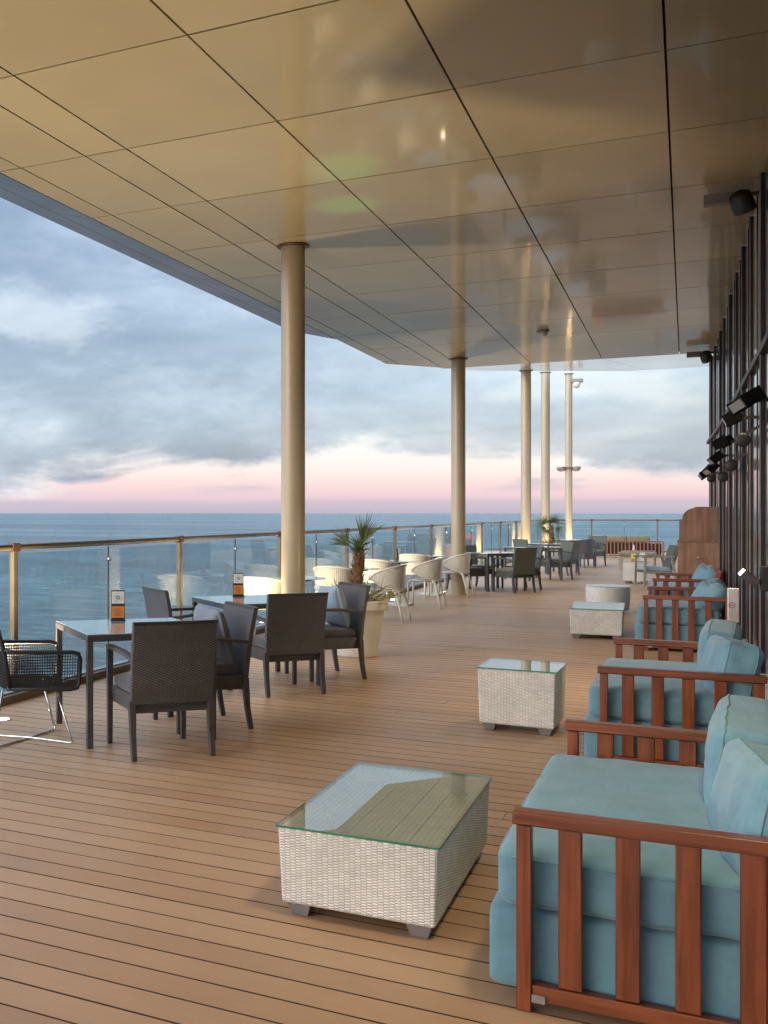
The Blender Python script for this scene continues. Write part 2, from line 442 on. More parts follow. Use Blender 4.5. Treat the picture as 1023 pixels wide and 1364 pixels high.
# ------------------------------------------------------------------ canopy
canopy = thing('canopy_roof', 'champagne panelled canopy roof over the terrace with sloping blue grey edge', 'roof', (0,0,CEIL))
def clip(poly, nx, ny, d):
    out = []
    for i, p in enumerate(poly):
        q = poly[(i+1) % len(poly)]; a = nx*p[0]+ny*p[1]-d; b = nx*q[0]+ny*q[1]-d
        if a <= 0: out.append(p)
        if a*b < 0: t = a/(a-b); out.append((p[0]+(q[0]-p[0])*t, p[1]+(q[1]-p[1])*t))
    return out
xs = [-5.21, -4.977, -4.348, -3.968, -2.695, -1.412, -.117, 1.17, 2.46]
ys = [7.457+1.6*k for k in range(-10, 10)]
m = MB(); rng = random.Random(5)
cn = Vector((-1.26, 1.0)).normalized(); cd = cn.x*-5.21+cn.y*20.6
for i in range(len(xs)-1):
    for j in range(len(ys)-1):
        gx = .0075; gy = .008
        poly = [(xs[i]+gx, ys[j]+gy), (xs[i+1]-gx, ys[j]+gy), (xs[i+1]-gx, ys[j+1]-gy), (xs[i]+gx, ys[j+1]-gy)]
        poly = clip(poly, cn.x, cn.y, cd)
        if len(poly) < 3: continue
        tx, ty = rng.uniform(-.0012, .0012), rng.uniform(-.0012, .0012); cx, cy = (xs[i]+xs[i+1])/2, (ys[j]+ys[j+1])/2
        Z = lambda p: (p[0]-cx)*tx+(p[1]-cy)*ty
        k = len(poly)
        vs = [(p[0], p[1], Z(p)) for p in poly]+[(p[0], p[1], .04) for p in poly]
        m.add(vs, [tuple(range(k-1, -1, -1))]+[(a, (a+1) % k, k+(a+1) % k, k+a) for a in range(k)])
m.build('soffit', M['ceiling'], canopy)
m = MB(); outl = clip([(-5.2,-8.4),(2.5,-8.4),(2.5,21.84),(-5.2,21.84)], cn.x, cn.y, cd); k = len(outl)
m.add([(p[0],p[1],.045) for p in outl]+[(p[0],p[1],.42) for p in outl], [tuple(range(k-1,-1,-1)), tuple(range(k,2*k))]+[(a,(a+1)%k,k+(a+1)%k,k+a) for a in range(k)])
m.build('roof_slab', M['ceiling_void'], canopy)
# sloping edge strip along the sea side
m = MB(); u0 = -8.5
ends = [7.457+1.6*k for k in range(-10, 7)]+[17.3]
for a, b in zip(ends, ends[1:]):
    for (t0, t1) in ((0, .52), (.53, 1)):
        X = lambda t: -5.215-.78*t; Zf = lambda t: .0+.20*t
        p = [(X(t1),a+.004,Zf(t1)),(X(t0),a+.004,Zf(t0)),(X(t0),b-.004,Zf(t0)),(X(t1),b-.004,Zf(t1))]
        m.hexa(p+[(q[0],q[1],q[2]+.04) for q in p])
m.build('edge_fascia', M['fascia'], canopy)
m = MB().box(-5.99, -5.2, -8.5, 17.28, .26, .42); m.build('edge_slab', M['ceiling_void'], canopy)
# rising pale soffit over the far end
def zr(u): return .006+.111*(u-21.88)
edge = [(-5.15,20.75),(-4.75,24),(-4.5,28),(-4.4,33),(-4.4,41),(-4.0,45),(-2.5,47),(-.5,47),(1.2,45.5),(2.6,42),(4.5,38),(5,30),(5,21.9)]
far = MB(); NU = 16
poly0 = [(-4.2,21.88)]+[p for p in edge if p[1] > 21.9]
for j in range(NU):
    a, b = 21.88+1.6*j, 21.88+1.6*(j+1)
    for xa, xb in zip([-6,-3.968,-2.695,-1.412,-.117,1.17,2.46,3.75], [-3.968,-2.695,-1.412,-.117,1.17,2.46,3.75,5.1]):
        pl = [(xa+.006,a+.005),(xb-.006,a+.005),(xb-.006,b-.005),(xa+.006,b-.005)]
        pts = [(-5.0,21.88)]+[p for p in edge if p[1] > 22]+[(5,21.88)]
        for i in range(len(pts)-1):      # convex outline, walked clockwise from the sea side
            p, q = pts[i], pts[i+1]; nx, ny = -(q[1]-p[1]), (q[0]-p[0]); L = sqrt(nx*nx+ny*ny); nx, ny = nx/L, ny/L
            pl = clip(pl, nx, ny, nx*p[0]+ny*p[1])
            if len(pl) < 3: break
        if len(pl) < 3: continue
        k = len(pl); vs = [(p[0],p[1],zr(p[1])) for p in pl]+[(p[0],p[1],zr(p[1])+.05) for p in pl]
        far.add(vs, [tuple(range(k-1,-1,-1)), tuple(range(k,2*k))]+[(i,(i+1)%k,k+(i+1)%k,k+i) for i in range(k)])
far.build('rising_soffit', M['soffit_far'], canopy)

# ------------------------------------------------------------------ columns
def column(x, y, ztop, label, r=.13):
    t = thing('column', label, 'column', (x,y,0), 0, 'round columns holding the canopy')
    MB().lathe([(r,.012),(r,ztop)], 40, cap=False).build('shaft', M['column'], t, smooth=True)
    MB().lathe([(r+.03,0),(r+.03,.008),(r+.012,.014),(r+.002,.016)], 40).build('base_plate', M['column'], t)
    MB().lathe([(r+.002,-.022),(r+.04,-.018),(r+.045,-.012),(r+.045,-.004)], 40, (0,0,ztop)).build('collar', M['bronze_dark'], t)
    return t
column(-3.80, 11.02, CEIL, 'thick round column behind the back of the dark woven chair')
column(-3.82, 20.56, CEIL, 'round column standing beside the last white chair')
column(-3.81, 30.0, CEIL+zr(30.0), 'slim looking round column lit warm from below behind dark tables')
column(-3.95, 35.7, CEIL+zr(35.7), 'round column rising directly behind the second palm')
column(-3.98, 43.5, CEIL+zr(43.5), 'farthest round column, carrying a pair of small speakers')
sp_ = thing('column_speaker', 'pair of small bowl speakers clamped on the farthest column', 'speaker', (-3.98,43.5,3.22))
for sx in (-1, 1):
    MB().lathe([(.04,-.09),(.13,-.06),(.17,.02),(.17,.09)], 20, (sx*.26,-.05,0)).build('speaker_bowl', M['foot_grey'], sp_, smooth=True)
MB().box(-.26,.26,-.2,-.15,.02,.07).build('bracket', M['dark_metal'], sp_)
cam_ = thing('security_camera', 'small camera box fixed near the top of the farthest column', 'camera', (-3.98,43.5,6.45))
MB().box(.1,.5,-.16,.06,.06,.2).build('camera_body', M['foot_grey'], cam_, .02)
MB().lathe([(.02,-.16),(.1,-.12),(.13,-.02),(.13,.06)], 18, (.28,-.05,0)).build('dome', M['pot'], cam_, smooth=True)
det = thing('ceiling_detector', 'small white dome detector on the canopy ceiling', 'detector', (-2.03,18.0,CEIL))
MB().lathe([(.02,-.10),(.06,-.085),(.08,-.05),(.08,-.02)], 24).build('dome', M['pot'], det, smooth=True)
MB().lathe([(.095,-.02),(.10,-.005),(.10,.0)], 24).build('mounting_ring', M['foot_grey'], det)

# ------------------------------------------------------------------ balustrade
bal = thing('glass_balustrade', 'clear glass balustrade with bronze posts and handrail along the sea edge', 'railing')
GX = -4.95
side_posts = [7.31+3.243*k for k in range(-4, 10)]
far_pts = [(-4.6,45.9),(-3.36,46.0),(-1.0,46.15),(-.2,46.2),(2.6,46.3)]
line = [(GX, y) for y in side_posts]+[(-4.9,39.73),(-4.78,43.0)]+far_pts
def post(x, y, dx, dy):
    d = Vector((dx, dy, 0)).normalized(); nrm = Vector((d.y, -d.x, 0))
    p = MB().bar((x,y,.02),(x,y,1.24), .062, .05, d)
    o = p.build('post', M['bronze'], bal, .004)
    MB().bar((x,y,1.222),(x,y,1.298), .105, .07, d).build('rail_bracket', M['bronze_dark'], o, .008)
for i, (x, y) in enumerate(line):
    a = line[max(i-1,0)]; b = line[min(i+1,len(line)-1)]
    if i == len(line)-len(far_pts): a = (x-1, y)
    post(x, y, b[0]-a[0], b[1]-a[1])
m = MB(); rail_line = [(x,y,1.262) for x, y in [(GX,-8)]+line]
m.tube(rail_line, .027, 12).build('handrail', M['bronze'], bal, smooth=True)
seams = MB(); base = MB(); kerb = MB()
for (xa,ya),(xb,yb) in zip([(GX,-8)]+line, line):
    d = Vector((xb-xa, yb-ya, 0)); L = d.length; d.normalize(); nrm = Vector((d.y,-d.x,0))
    parts = [(.05, L/2-.007),(L/2+.007, L-.05)] if L > 1.7 else [(.05, L-.05)]
    for s0, s1 in parts:
        a = Vector((xa,ya,0))+d*s0; b = Vector((xa,ya,0))+d*s1
        MB().bar(a+Vector((0,0,.64)), b+Vector((0,0,.64)), .010, 1.14, nrm).build('glass_pane', M['rail_glass'], bal)
    if L > 1.7:
        c = Vector((xa,ya,0))+d*L/2
        MB().bar(c+Vector((0,0,.07)), c+Vector((0,0,1.225)), .012, .012, d).build('glass_joint', M['black_plastic'], bal)
        MB().lathe([(.0,-.02),(.018,-.017),(.018,.017),(.0,.02)], 14, c+Vector((0,0,1.10))-nrm*-.012).build('glass_clamp', M['chrome'], bal, smooth=True)
    a = Vector((xa,ya,0)); b = Vector((xb,yb,0))
    base.bar(a+Vector((0,0,.035)), b+Vector((0,0,.035)), .075, .075, nrm)
    kerb.bar(a+nrm*.078+Vector((0,0,.03)), b+nrm*.078+Vector((0,0,.03)), .05, .065, nrm)
base.build('base_channel', M['alu'], bal); kerb.build('kerb_board', M['kerb'], bal)

# ------------------------------------------------------------------ glass facade
WALL = [(-9,.66),(6.5,.60),(9.9,.585),(13.3,.555),(19.3,.485),(23.7,.385)]
def wx(u):
    for (a,xa),(b,xb) in zip(WALL, WALL[1:]):
        if u <= b: return xa+(xb-xa)*(u-a)/(b-a)
    return WALL[-1][1]
fac = thing('glass_facade', 'dark glass facade with close black vertical mullions beside the sofas', 'facade')
m = MB()
for (a,xa),(b,xb) in zip(WALL, WALL[1:]):
    m.hexa([(xa,a,.18),(xa+.5,a,.18),(xb+.5,b,.18),(xb,b,.18),(xa,a,CEIL-.01),(xa+.5,a,CEIL-.01),(xb+.5,b,CEIL-.01),(xb,b,CEIL-.01)])
m.build('glass_wall', M['black_glass'], fac)
m = MB()
for (a,xa),(b,xb) in zip(WALL, WALL[1:]):
    m.hexa([(xa-.1,a,0),(xa+.5,a,0),(xb+.5,b,0),(xb-.1,b,0),(xa-.1,a,.178),(xa+.5,a,.178),(xb+.5,b,.178),(xb-.1,b,.178)])
m.build('plinth', M['plinth'], fac)
u = -3.0; k = 0; rng = random.Random(11)
while u < 23.8:
    x = wx(u); dep = [.011,.007,.018,.007][k % 4]; w = .06
    MB().box(x-dep, x+.01, u-w/2, u+w/2, .18, CEIL-.012).build('mullion', M['mullion'], fac, .004)
    if k % 2 == 0: MB().box(x-dep-.012, x-dep, u-w/2-.004, u-w/2+.012, .18, CEIL-.014).build('mullion_cap', M['foot_grey'], fac)
    u += rng.choice([.7,.8,.95]) if k % 4 else .5; k += 1
m = MB()
for (a,xa),(b,xb) in zip(WALL, WALL[1:]): m.hexa([(xa-.035,a,2.9),(xa+.01,a,2.9),(xb+.01,b,2.9),(xb-.035,b,2.9),(xa-.035,a,2.96),(xa+.01,a,2.96),(xb+.01,b,2.96),(xb-.035,b,2.96)])
m.build('transom', M['black_plastic'], fac)

# heaters, speakers and lamps on the facade
def heater():
    t = thing('patio_heater', 'x', 'heater', group='infrared heaters along the glass facade')
    rot = Euler((0, R(-38), 0)).to_matrix()
    MB().box(-.24,-.10,-.18,.18,-.045,.045,rot=rot).build('housing', M['housing'], t, .015)
    MB().box(-.252,-.238,-.16,.16,-.036,.036,rot=rot,piv=(-.17,0,0)).build('grille', M['alu'], t)
    for s_ in (-.194,.18): MB().box(-.25,-.09,s_,s_+.014,-.055,.055,rot=rot,piv=(-.17,0,0)).build('end_plate', M['housing'], t)
    MB().bar((0,0,.03),(-.15,0,.0),.04,.03).build('bracket', M['dark_metal'], t)
    return t
H = Kind(heater)
for u, z, lab in ((9.75,2.42,'large black wall heater cut by the edge of the photo'),
               (11.9,2.45,'black heater second along the facade, tilted towards the deck'),
               (14.1,2.36,'wide dark heater with a pale sticker midway along the facade'),
               (16.3,2.30,'small dark heater beyond the wide one on the facade'),
               (18.6,2.26,'tiny dark heater above the curved wooden cabinet'),
               (21.0,2.22,'last tiny heater at the far end of the facade')):
    o = H.at(wx(u), u, 0, lab, z); o.rotation_euler = (R(5*sin(u*5)), R(10*sin(u*3.3)), R(12*sin(u*2.1)))
def speaker():
    t = thing('wall_speaker', 'x', 'speaker', group='round speakers hung under the heaters')
    MB().lathe([(.0,-.04),(.055,-.037),(.062,-.015),(.062,.03),(.045,.04)], 24).build('drum', M['black_plastic'], t, smooth=True)
    for o in t.children: o.rotation_euler = (R(90),0,0); o.location = (-.13,0,0)
    MB().bar((0,0,.12),(-.13,0,.045),.025,.025).build('bracket', M['dark_metal'], t)
    return t
Sp = Kind(speaker)
for u, z, lab in ((10.9,2.2,'round black speaker under the large heater'),(13.1,2.06,'round black speaker below the second heater'),
               (15.2,2.0,'round black speaker between the wide and small heaters'),(19.4,2.1,'tiny round speaker at the far end above the cabinet')):
    Sp.at(wx(u), u, 0, lab, z)
def spot():
    t = thing('arm_spotlight', 'x', 'spotlight', group='spotlights on arms under the canopy')
    MB().box(-.44,-.20,-.06,.06,-.03,.06).build('driver_box', M['foot_grey'], t, .006)
    MB().bar((0,0,.03),(-.22,0,.03),.05,.03,(0,1,0)).build('arm', M['dark_metal'], t)
    h = MB().lathe([(.03,.13),(.085,.10),(.095,.0),(.095,-.06),(.085,-.07)], 24).build('lamp_head', M['black_plastic'], t, smooth=True)
    h.location = (-.13,-.03,-.06); h.rotation_euler = (R(25),R(-20),0)
    l = MB().lathe([(.0,-.066),(.08,-.064)], 24, cap=False).build('lens', M['wall_lens'], h)
    return t
Sl = Kind(spot)
Sl.at(wx(10.9), 10.9, 0, 'grey and black arm spotlight high above the sofas', 4.36)
Sl.at(wx(21.2), 21.2, 0, 'distant arm spotlight at the far corner of the ceiling', 4.34)
Sl.at(wx(3.4), 3.4, 0, 'assumed arm spotlight out of view on the facade above the first teal sofa', 4.36)  # assumed lamp, added out of view to light the near table's side
for u in (3.4, 10.9, 21.2):  # beams assumed switched on; the nearest belongs to the added, unseen lamp
    l = bpy.data.lights.new('spotlight_beam', 'SPOT'); l.energy = 110; l.color = (1,.84,.56); l.spot_size = R(120); l.spot_blend = 1; l.shadow_soft_size = .3
    o = bpy.data.objects.new('spotlight_beam', l); COL.objects.link(o); o.location = (wx(u)-.10,u-.06,4.19); o.rotation_euler = Vector((-.35,-.1,-1)).to_track_quat('-Z','Y').to_euler()
t = thing('wall_lamp', 'black adjustable lamp low on the facade with pale tilted face', 'lamp', (wx(9.9),9.9,1.02))
MB().box(-.06,.02,-.06,.06,-.1,.1).build('back_box', M['black_plastic'], t, .01)
rot = Euler((0,R(40),0)).to_matrix()
MB().box(-.2,-.06,-.09,.09,-.035,.035,rot=rot).build('lamp_head', M['dark_metal'], t, .008)
MB().box(-.213,-.199,-.075,.075,-.028,.028,rot=rot,piv=(-.13,0,0)).build('lens', M['wall_lens'], t)
wl = bpy.data.lights.new('wall_lamp_beam', 'SPOT'); wl.energy = 20; wl.color = (1,.8,.5); wl.spot_size = R(140); wl.spot_blend = .8; wl.shadow_soft_size = .05
wo = bpy.data.objects.new('wall_lamp_beam', wl); COL.objects.link(wo); wo.location = (wx(9.9)-.22,9.9,.94); wo.rotation_euler = Vector((-1,0,-.75)).to_track_quat('-Z','Y').to_euler()
t = thing('ash_bin', 'slim steel ash bin on a post with a round black symbol', 'ash bin', (.375,11.0,0))
MB().box(-.05,.05,-.05,.05,.56,.87).build('bin_box', M['sill_steel'], t, .012)
MB().bar((0,0,.02),(0,0,.56),.035,.035).build('post', M['alu'], t)
MB().box(-.11,.11,-.11,.11,0,.02).build('base_plate', M['alu'], t, .004)
r_ = MB()
r_.tube([(-.012+.024*cos(2*pi*k/24), -.0515, .715+.024*sin(2*pi*k/24)) for k in range(24)], .0022, 6, closed=True)
r_.box(-.03,.006,-.0525,-.0508,.713,.717); r_.build('symbol', M['black_plastic'], t)

# ------------------------------------------------------------------ waiter station
t = thing('waiter_station', 'walnut cabinet with a curved top corner against the glass facade', 'cabinet', (-.12,20.0,0))
m = MB(); prof = [(.012,0),(.012,1.42)]+[(.012+.04+.2-.2*cos(a), 1.43+.2*sin(a)) for a in [pi/2*k/10 for k in range(11)]]+[(.60,1.63),(.60,0)]
k = len(prof); m.add([(x,0,z) for x,z in prof]+[(x,.45,z) for x,z in prof], [tuple(range(k-1,-1,-1))[::-1], tuple(range(k,2*k))[::-1]]+[(i,k+i,k+(i+1)%k,(i+1)%k) for i in range(k)])
m.build('upper_panel', M['walnut'], t)
MB().box(-.012,.6,-.03,-.002,0,1.06).build('door', M['walnut'], t, .003)
MB().box(-.02,.6,-.06,-.0005,1.062,1.095).build('counter_edge', M['walnut'], t, .004)
MB().box(.24,.61,-.012,.46,1.631,1.65).build('top_board', M['walnut'], t, .003)
MB().lathe([(.0,-.02),(.014,-.016),(.014,.016),(.0,.02)], 14, (.30,-.045,.80)).build('knob', M['chrome'], t, smooth=True)

# ------------------------------------------------------------------ slatted sofas
def sofa(pillows):
    t = thing('slatted_sofa', 'x', 'sofa', group='slatted wooden sofas with teal cushions along the facade')
    Wd = 1.65; D = .86
    for yy in (0, Wd-.05):
        arm = MB().box(-.012,D+.012,yy-.006,yy+.056,.578,.622).build('armrest', M['redwood_x'], t, .006)
        MB().box(0,.045,yy,yy+.05,.0,.577).build('front_post', M['redwood'], arm, .004)
        MB().box(D-.06,D,yy,yy+.05,0,.577).build('rear_post', M['redwood'], arm, .004)
        MB().box(.046,D-.061,yy+.005,yy+.045,.035,.085).build('lower_rail', M['redwood_x'], arm, .004)
        for c in (.155,.315,.475,.64):
            MB().box(c-.034,c+.034,yy+.012,yy+.038,.086,.577).build('slat', M['redwood'], arm, .005)
    MB().box(.046,.085,-.004,-.0002,.035,.06).build('steel_bracket', M['alu'], t)
    bk = MB().box(D-.05,D-.01,.051,Wd-.051,.52,.58).build('back_rail', M['redwood_x'], t, .004)
    for i in range(9): MB().box(D-.04,D-.015,.15+i*.165,.215+i*.165,.086,.519).build('slat', M['redwood'], bk, .003)
    MB().cushion((.36,Wd/2,.165),(.455,Wd/2-.062,.128),.03,.02,16,1,.003).build('base', M['teal'], t, smooth=True)
    c = MB().cushion((.345,Wd/2,.388),(.415,Wd/2-.062,.093),.045,.10,26,2,.011)
    piping(c, c.build('seat_cushion', M['teal'], t, smooth=True), M['teal'])
    if pillows:
        for k, yy in enumerate((.47,1.2)):
            r0 = Euler((0,R(22),R(4-8*k))).to_matrix()
            MB().cushion((.70,yy,.595),(.085,.33,.165),.08,.35,16,5+k,.010,r0,axis=0).build('back_cushion', M['teal_light'], t, smooth=True)
    return t
def add_back(t, bot):
    Wd = 1.65
    for k, yy in enumerate((.06+.37, Wd-.06-.375)):
        r0 = Euler((R(-3+5*k),R(11-5*k),R(5-8*k))).to_matrix()
        c = MB().cushion((.70-.035*k,yy,.60+.012*k),(.105,.35,.175),.05,.2,20,3+k,.012,r0,axis=0)
        piping(c, c.build('back_cushion', M['teal_light'], t, smooth=True), M['teal_light'], 0)
    return t
def sofa_boxed(): return add_back(sofa(False), 0)
Sa = Kind(sofa_boxed); Sb = Kind(lambda: sofa(True))
Sa.at(-.47, 3.47, R(0), 'teal cushioned slatted sofa beside the rectangular wicker table in front')
Sa.at(-.465, 6.97, R(0), 'slatted sofa with two boxy back cushions beside the square wicker table')
Sb.at(-.425, 13.2, R(0), 'slatted sofa with slumped pillows beyond the steel ash bin')
Sb.at(-.415, 16.7, R(0), 'slatted sofa directly before the walnut cabinet')
def pillow(name, label, c, half, rot, mat, seed, group=None):
    o = MB().cushion((0,0,0), half, min(half)*.95, 0, 16, seed, .006, None, pinch=1, axis=1).build(name, mat, smooth=True)
    o.location = c; o.rotation_euler = rot
    return tag(o, label, 'pillow', group)
pillow('throw_pillow', 'pale teal pillow with pointed corners on the sofa before the cabinet', (.20,17.15,.645), (.20,.075,.17), (R(-24),R(14),R(-70)), M['teal_light'], 21)
pillow('throw_pillow', 'small red pillow tucked behind the teal ones near the cabinet', (.36,17.0,.60), (.2,.07,.18), (R(-12),R(10),R(-80)), M['red_fabric'], 22)
pillow('throw_pillow', 'pale teal pillow leaning on the sofa beyond the steel ash bin', (.17,13.66,.62), (.20,.075,.165), (R(-30),R(10),R(-75)), M['teal_light'], 23)

# ------------------------------------------------------------------ wicker coffee tables
def coffee(w, l, h, label, x, y, rz=0, taper=.012):
    t = thing('coffee_table', label, 'coffee table', (x,y,0), rz, 'white wicker coffee tables with glass tops')
    f = .05; a, b = w/2, l/2; tp = taper
    MB().hexa([(-a+tp,-b+tp,f),(a-tp,-b+tp,f),(a-tp,b-tp,f),(-a+tp,b-tp,f),(-a,-b,h-.009),(a,-b,h-.009),(a,b,h-.009),(-a,b,h-.009)]).build('wicker_body', M['wicker_white'], t, .012, seg=3)
    g = MB().box(-a-.006,a+.006,-b-.006,b+.006,h-.0075,h+.0005)
    for i in range(2, 6): g.mi[i] = 1
    g.build('glass_top', [M['table_glass'], M['glass_edge']], t)
    for sx in (-1,1):
        for sy in (-1,1):
            cx, cy = sx*(a-.075), sy*(b-.075)
            MB().hexa([(cx-.032,cy-.032,0),(cx+.032,cy-.032,0),(cx+.032,cy+.032,0),(cx-.032,cy+.032,0),(cx-.05,cy-.05,f+.004),(cx+.05,cy-.05,f+.004),(cx+.05,cy+.05,f+.004),(cx-.05,cy+.05,f+.004)]).build('foot', M['foot_grey'], t, .004)
    return t
coffee(.605,1.14,.35,'low rectangular white wicker table closest to the first teal sofa',-1.09,4.425)
coffee(.525,.525,.45,'square white wicker table standing alone between the two front sofas',-1.05,8.07, R(-2))
coffee(.60,1.14,.37,'rectangular wicker table just in front of the wicker drum table',-1.0,14.65, R(2))
coffee(.46,.46,.48,'white wicker cube table with a yellow card, by the weathered armchair',-.98,25.75, R(-8))
t = thing('drum_table', 'round white wicker drum table with a glass top', 'coffee table', (-1.08,17.95,0), 0)
MB().lathe([(.27,.04),(.30,.06),(.315,.2),(.32,.38),(.31,.408)], 48).build('wicker_body', M['wicker_white'], t, smooth=True)
MB().lathe([(.318,.411),(.322,.415),(.322,.419),(.318,.422)], 48).build('glass_top', M['table_glass'], t)
for k in range(4): MB().lathe([(.025,0),(.03,.045)], 12, (.2*cos(pi/4+k*pi/2),.2*sin(pi/4+k*pi/2),0)).build('foot', M['foot_grey'], t)

# ------------------------------------------------------------------ dark woven armchairs (local: faces +y)
def armchair(mat, frame):
    t = thing('woven_armchair', 'x', 'chair')
    hw = .262
    for sx in (-1,1):
        MB().bar((sx*hw,.262,0),(sx*hw,.262,.645),.034,.034,(1,0,0),w2=.042,d2=.042).build('leg', frame, t, .005)
        lg = MB(); pts = [(sx*hw,-.285,0),(sx*hw,-.255,.16),(sx*hw,-.24,.37)]
        lg.bar(pts[0],pts[1],.034,.034,(1,0,0),w2=.038,d2=.038); lg.bar(pts[1],pts[2],.038,.038,(1,0,0),w2=.045,d2=.045)
        lg.build('leg', frame, t, .004)
        a = MB(); a.bar((sx*hw,.275,.655),(sx*(hw-.005),-.04,.652),.052,.026,(1,0,0)); a.bar((sx*(hw-.005),-.04,.652),(sx*(hw-.01),-.27,.625),.052,.026,(1,0,0),w2=.046)
        a.build('armrest', mat, t, .008)
    # back panel: gently reclined, waisted, rounded over the top
    prof = [(-.225,.345),(-.235,.45),(-.252,.60),(-.275,.74),(-.298,.85),(-.306,.872)]
    m = MB(); th = .036
    def bk(side):
        def fn(u, v):
            s_ = v*(len(prof)-1); i = min(int(s_), len(prof)-2); f = s_-i
            y = prof[i][0]+(prof[i+1][0]-prof[i][0])*f; z = prof[i][1]+(prof[i+1][1]-prof[i][1])*f
            x = (u-.5)*(.545+.02*v); y += -.012*(1-(2*u-1)**2)*1.0
            return (x, y-(th if side else 0), z)
        return fn
    m.grid(bk(0), 14, 20, uvscale=(.55,.54)); nb = len(m.v); m.grid(bk(1), 14, 20, uvscale=(.55,.54))
    m.f = [tuple(reversed(f)) if i < 280 else f for i, f in enumerate(m.f)]; m.uv = [list(reversed(q)) if i < 280 else q for i, q in enumerate(m.uv)]
    bd = [j for j in range(15)]+[15*j+14 for j in range(1,21)]+[300+j for j in range(13,-1,-1)]+[15*j for j in range(19,0,-1)]
    L = len(bd); b0 = 0
    for i in range(L): m.f.append((bd[i], bd[(i+1)%L], nb+bd[(i+1)%L], nb+bd[i])); m.mi.append(0); m.uv.append(None)
    m.build('backrest', mat, t, .008)
    sf = MB().hexa([(-.245,-.235,.285),(.245,-.235,.285),(.245,.248,.285),(-.245,.248,.285),(-.255,-.225,.395),(.255,-.225,.395),(.255,.255,.395),(-.255,.255,.395)])
    sf.build('seat_frame', mat, t, .008)
    MB().cushion((0,.015,.428),(.243,.235,.036),.03,.25,14,4,.004).build('seat_cushion', M['grey_fabric'] if mat is M['wicker_dark'] else M['olive_fabric'], t, smooth=True)
    return t
AD = Kind(lambda: armchair(M['wicker_dark'], M['dark_metal'])); AO = Kind(lambda: armchair(M['wicker_olive'], M['dark_metal']))
NW, SW, NE, SE = R(45), R(135), R(-45), R(-135)
def chair_at(K, x, y, rz, lab, group='dark woven armchairs around the dark tables'):
    o = K.at(x, y, rz, lab); o['group'] = group; return o
chair_at(AD,-3.06,6.21,NW,'dark woven armchair with its broad back turned, at the first glass table')
chair_at(AD,-3.15,7.08,SW,'dark armchair holding a grey pillow at the first glass table')
chair_at(AD,-3.13,8.76,NW+R(1),'dark armchair seen from behind, before the round column')
chair_at(AD,-3.04,9.70,SW,'dark armchair holding a blue grey pillow beside the palm pot')
chair_at(AD,-4.0,8.70,NE+R(3),'dark armchair by the glass rail showing only its top behind the table')
pillow('throw_pillow', 'grey pillow upright on the dark armchair at the first glass table', (-3.07,7.13,.665), (.225,.085,.215), (R(16),R(2),R(-45)+R(4)), M['pillow_grey'], 31)
pillow('throw_pillow', 'blue grey pillow on the dark armchair beside the palm pot', (-2.96,9.76,.665), (.225,.09,.215), (R(16),R(-3),R(-45)-R(3)), M['pillow_blue'], 32)

# ------------------------------------------------------------------ dark tables
def dark_table():
    t = thing('dining_table', 'x', 'table', group='dark square dining tables with frosted glass tops')
    a = .455
    for sx in (-1,1):
        for sy in (-1,1): MB().box(sx*(a-.022)-.021,sx*(a-.022)+.021,sy*(a-.022)-.021,sy*(a-.022)+.021,0,.70).build('leg', M['dark_metal'], t, .004)
    f = MB()
    for (x0,x1,y0,y1) in ((-a,a,-a,-a+.045),(-a,a,a-.045,a),(-a,-a+.045,-a+.046,a-.046),(a-.045,a,-a+.046,a-.046)): f.box(x0,x1,y0,y1,.702,.744)
    f.build('frame', M['dark_metal'], t, .004)
    MB().box(-a+.004,a-.004,-a+.004,a-.004,.7455,.752).build('glass_top', M['frosted'], t, .002)
    return t
DT = Kind(dark_table)
DT.at(-3.47,6.62,R(45),'dark square table with pale glass top in front of the wire chair')
DT.at(-3.53,9.17,R(45),'dark glass topped table between two pairs of dark chairs before the column')
DT.at(-3.45,22.2,R(45),'dark table just past the second round column')
DT.at(-3.15,26.0,R(45),'distant dark table before the second palm')
DT.at(-3.1,29.2,R(45),'distant dark table reached by the olive chair showing its back')
DT.at(-3.0,33.6,R(45),'farthest dark table beside the black tub chairs')
chair_at(AO,-3.0,21.82,NW+R(8),'olive woven chair with its back turned, past the second column','olive woven armchairs at the far tables')
chair_at(AO,-2.98,22.72,SW-R(6),'olive woven chair facing the camera with open arms past the second column','olive woven armchairs at the far tables')
chair_at(AD,-3.9,21.85,NE,'dark chair squeezed between the second column and a dark table')
chair_at(AO,-3.9,22.65,SE,'dark olive chair back by the rail beyond the second column','olive woven armchairs at the far tables')
chair_at(AO,-2.72,26.45,SW-R(10),'olive chair at the distant table before the second palm','olive woven armchairs at the far tables')
chair_at(AO,-2.72,28.25,NW+R(20),'olive chair with tall back turned, near the slatted far bench','olive woven armchairs at the far tables')
chair_at(AO,-3.55,28.8,NE,'olive chair on the rail side of a distant table','olive woven armchairs at the far tables')
chair_at(AO,-2.45,33.6,SW+R(20),'farthest olive chair seen side on beside the tub chair','olive woven armchairs at the far tables')
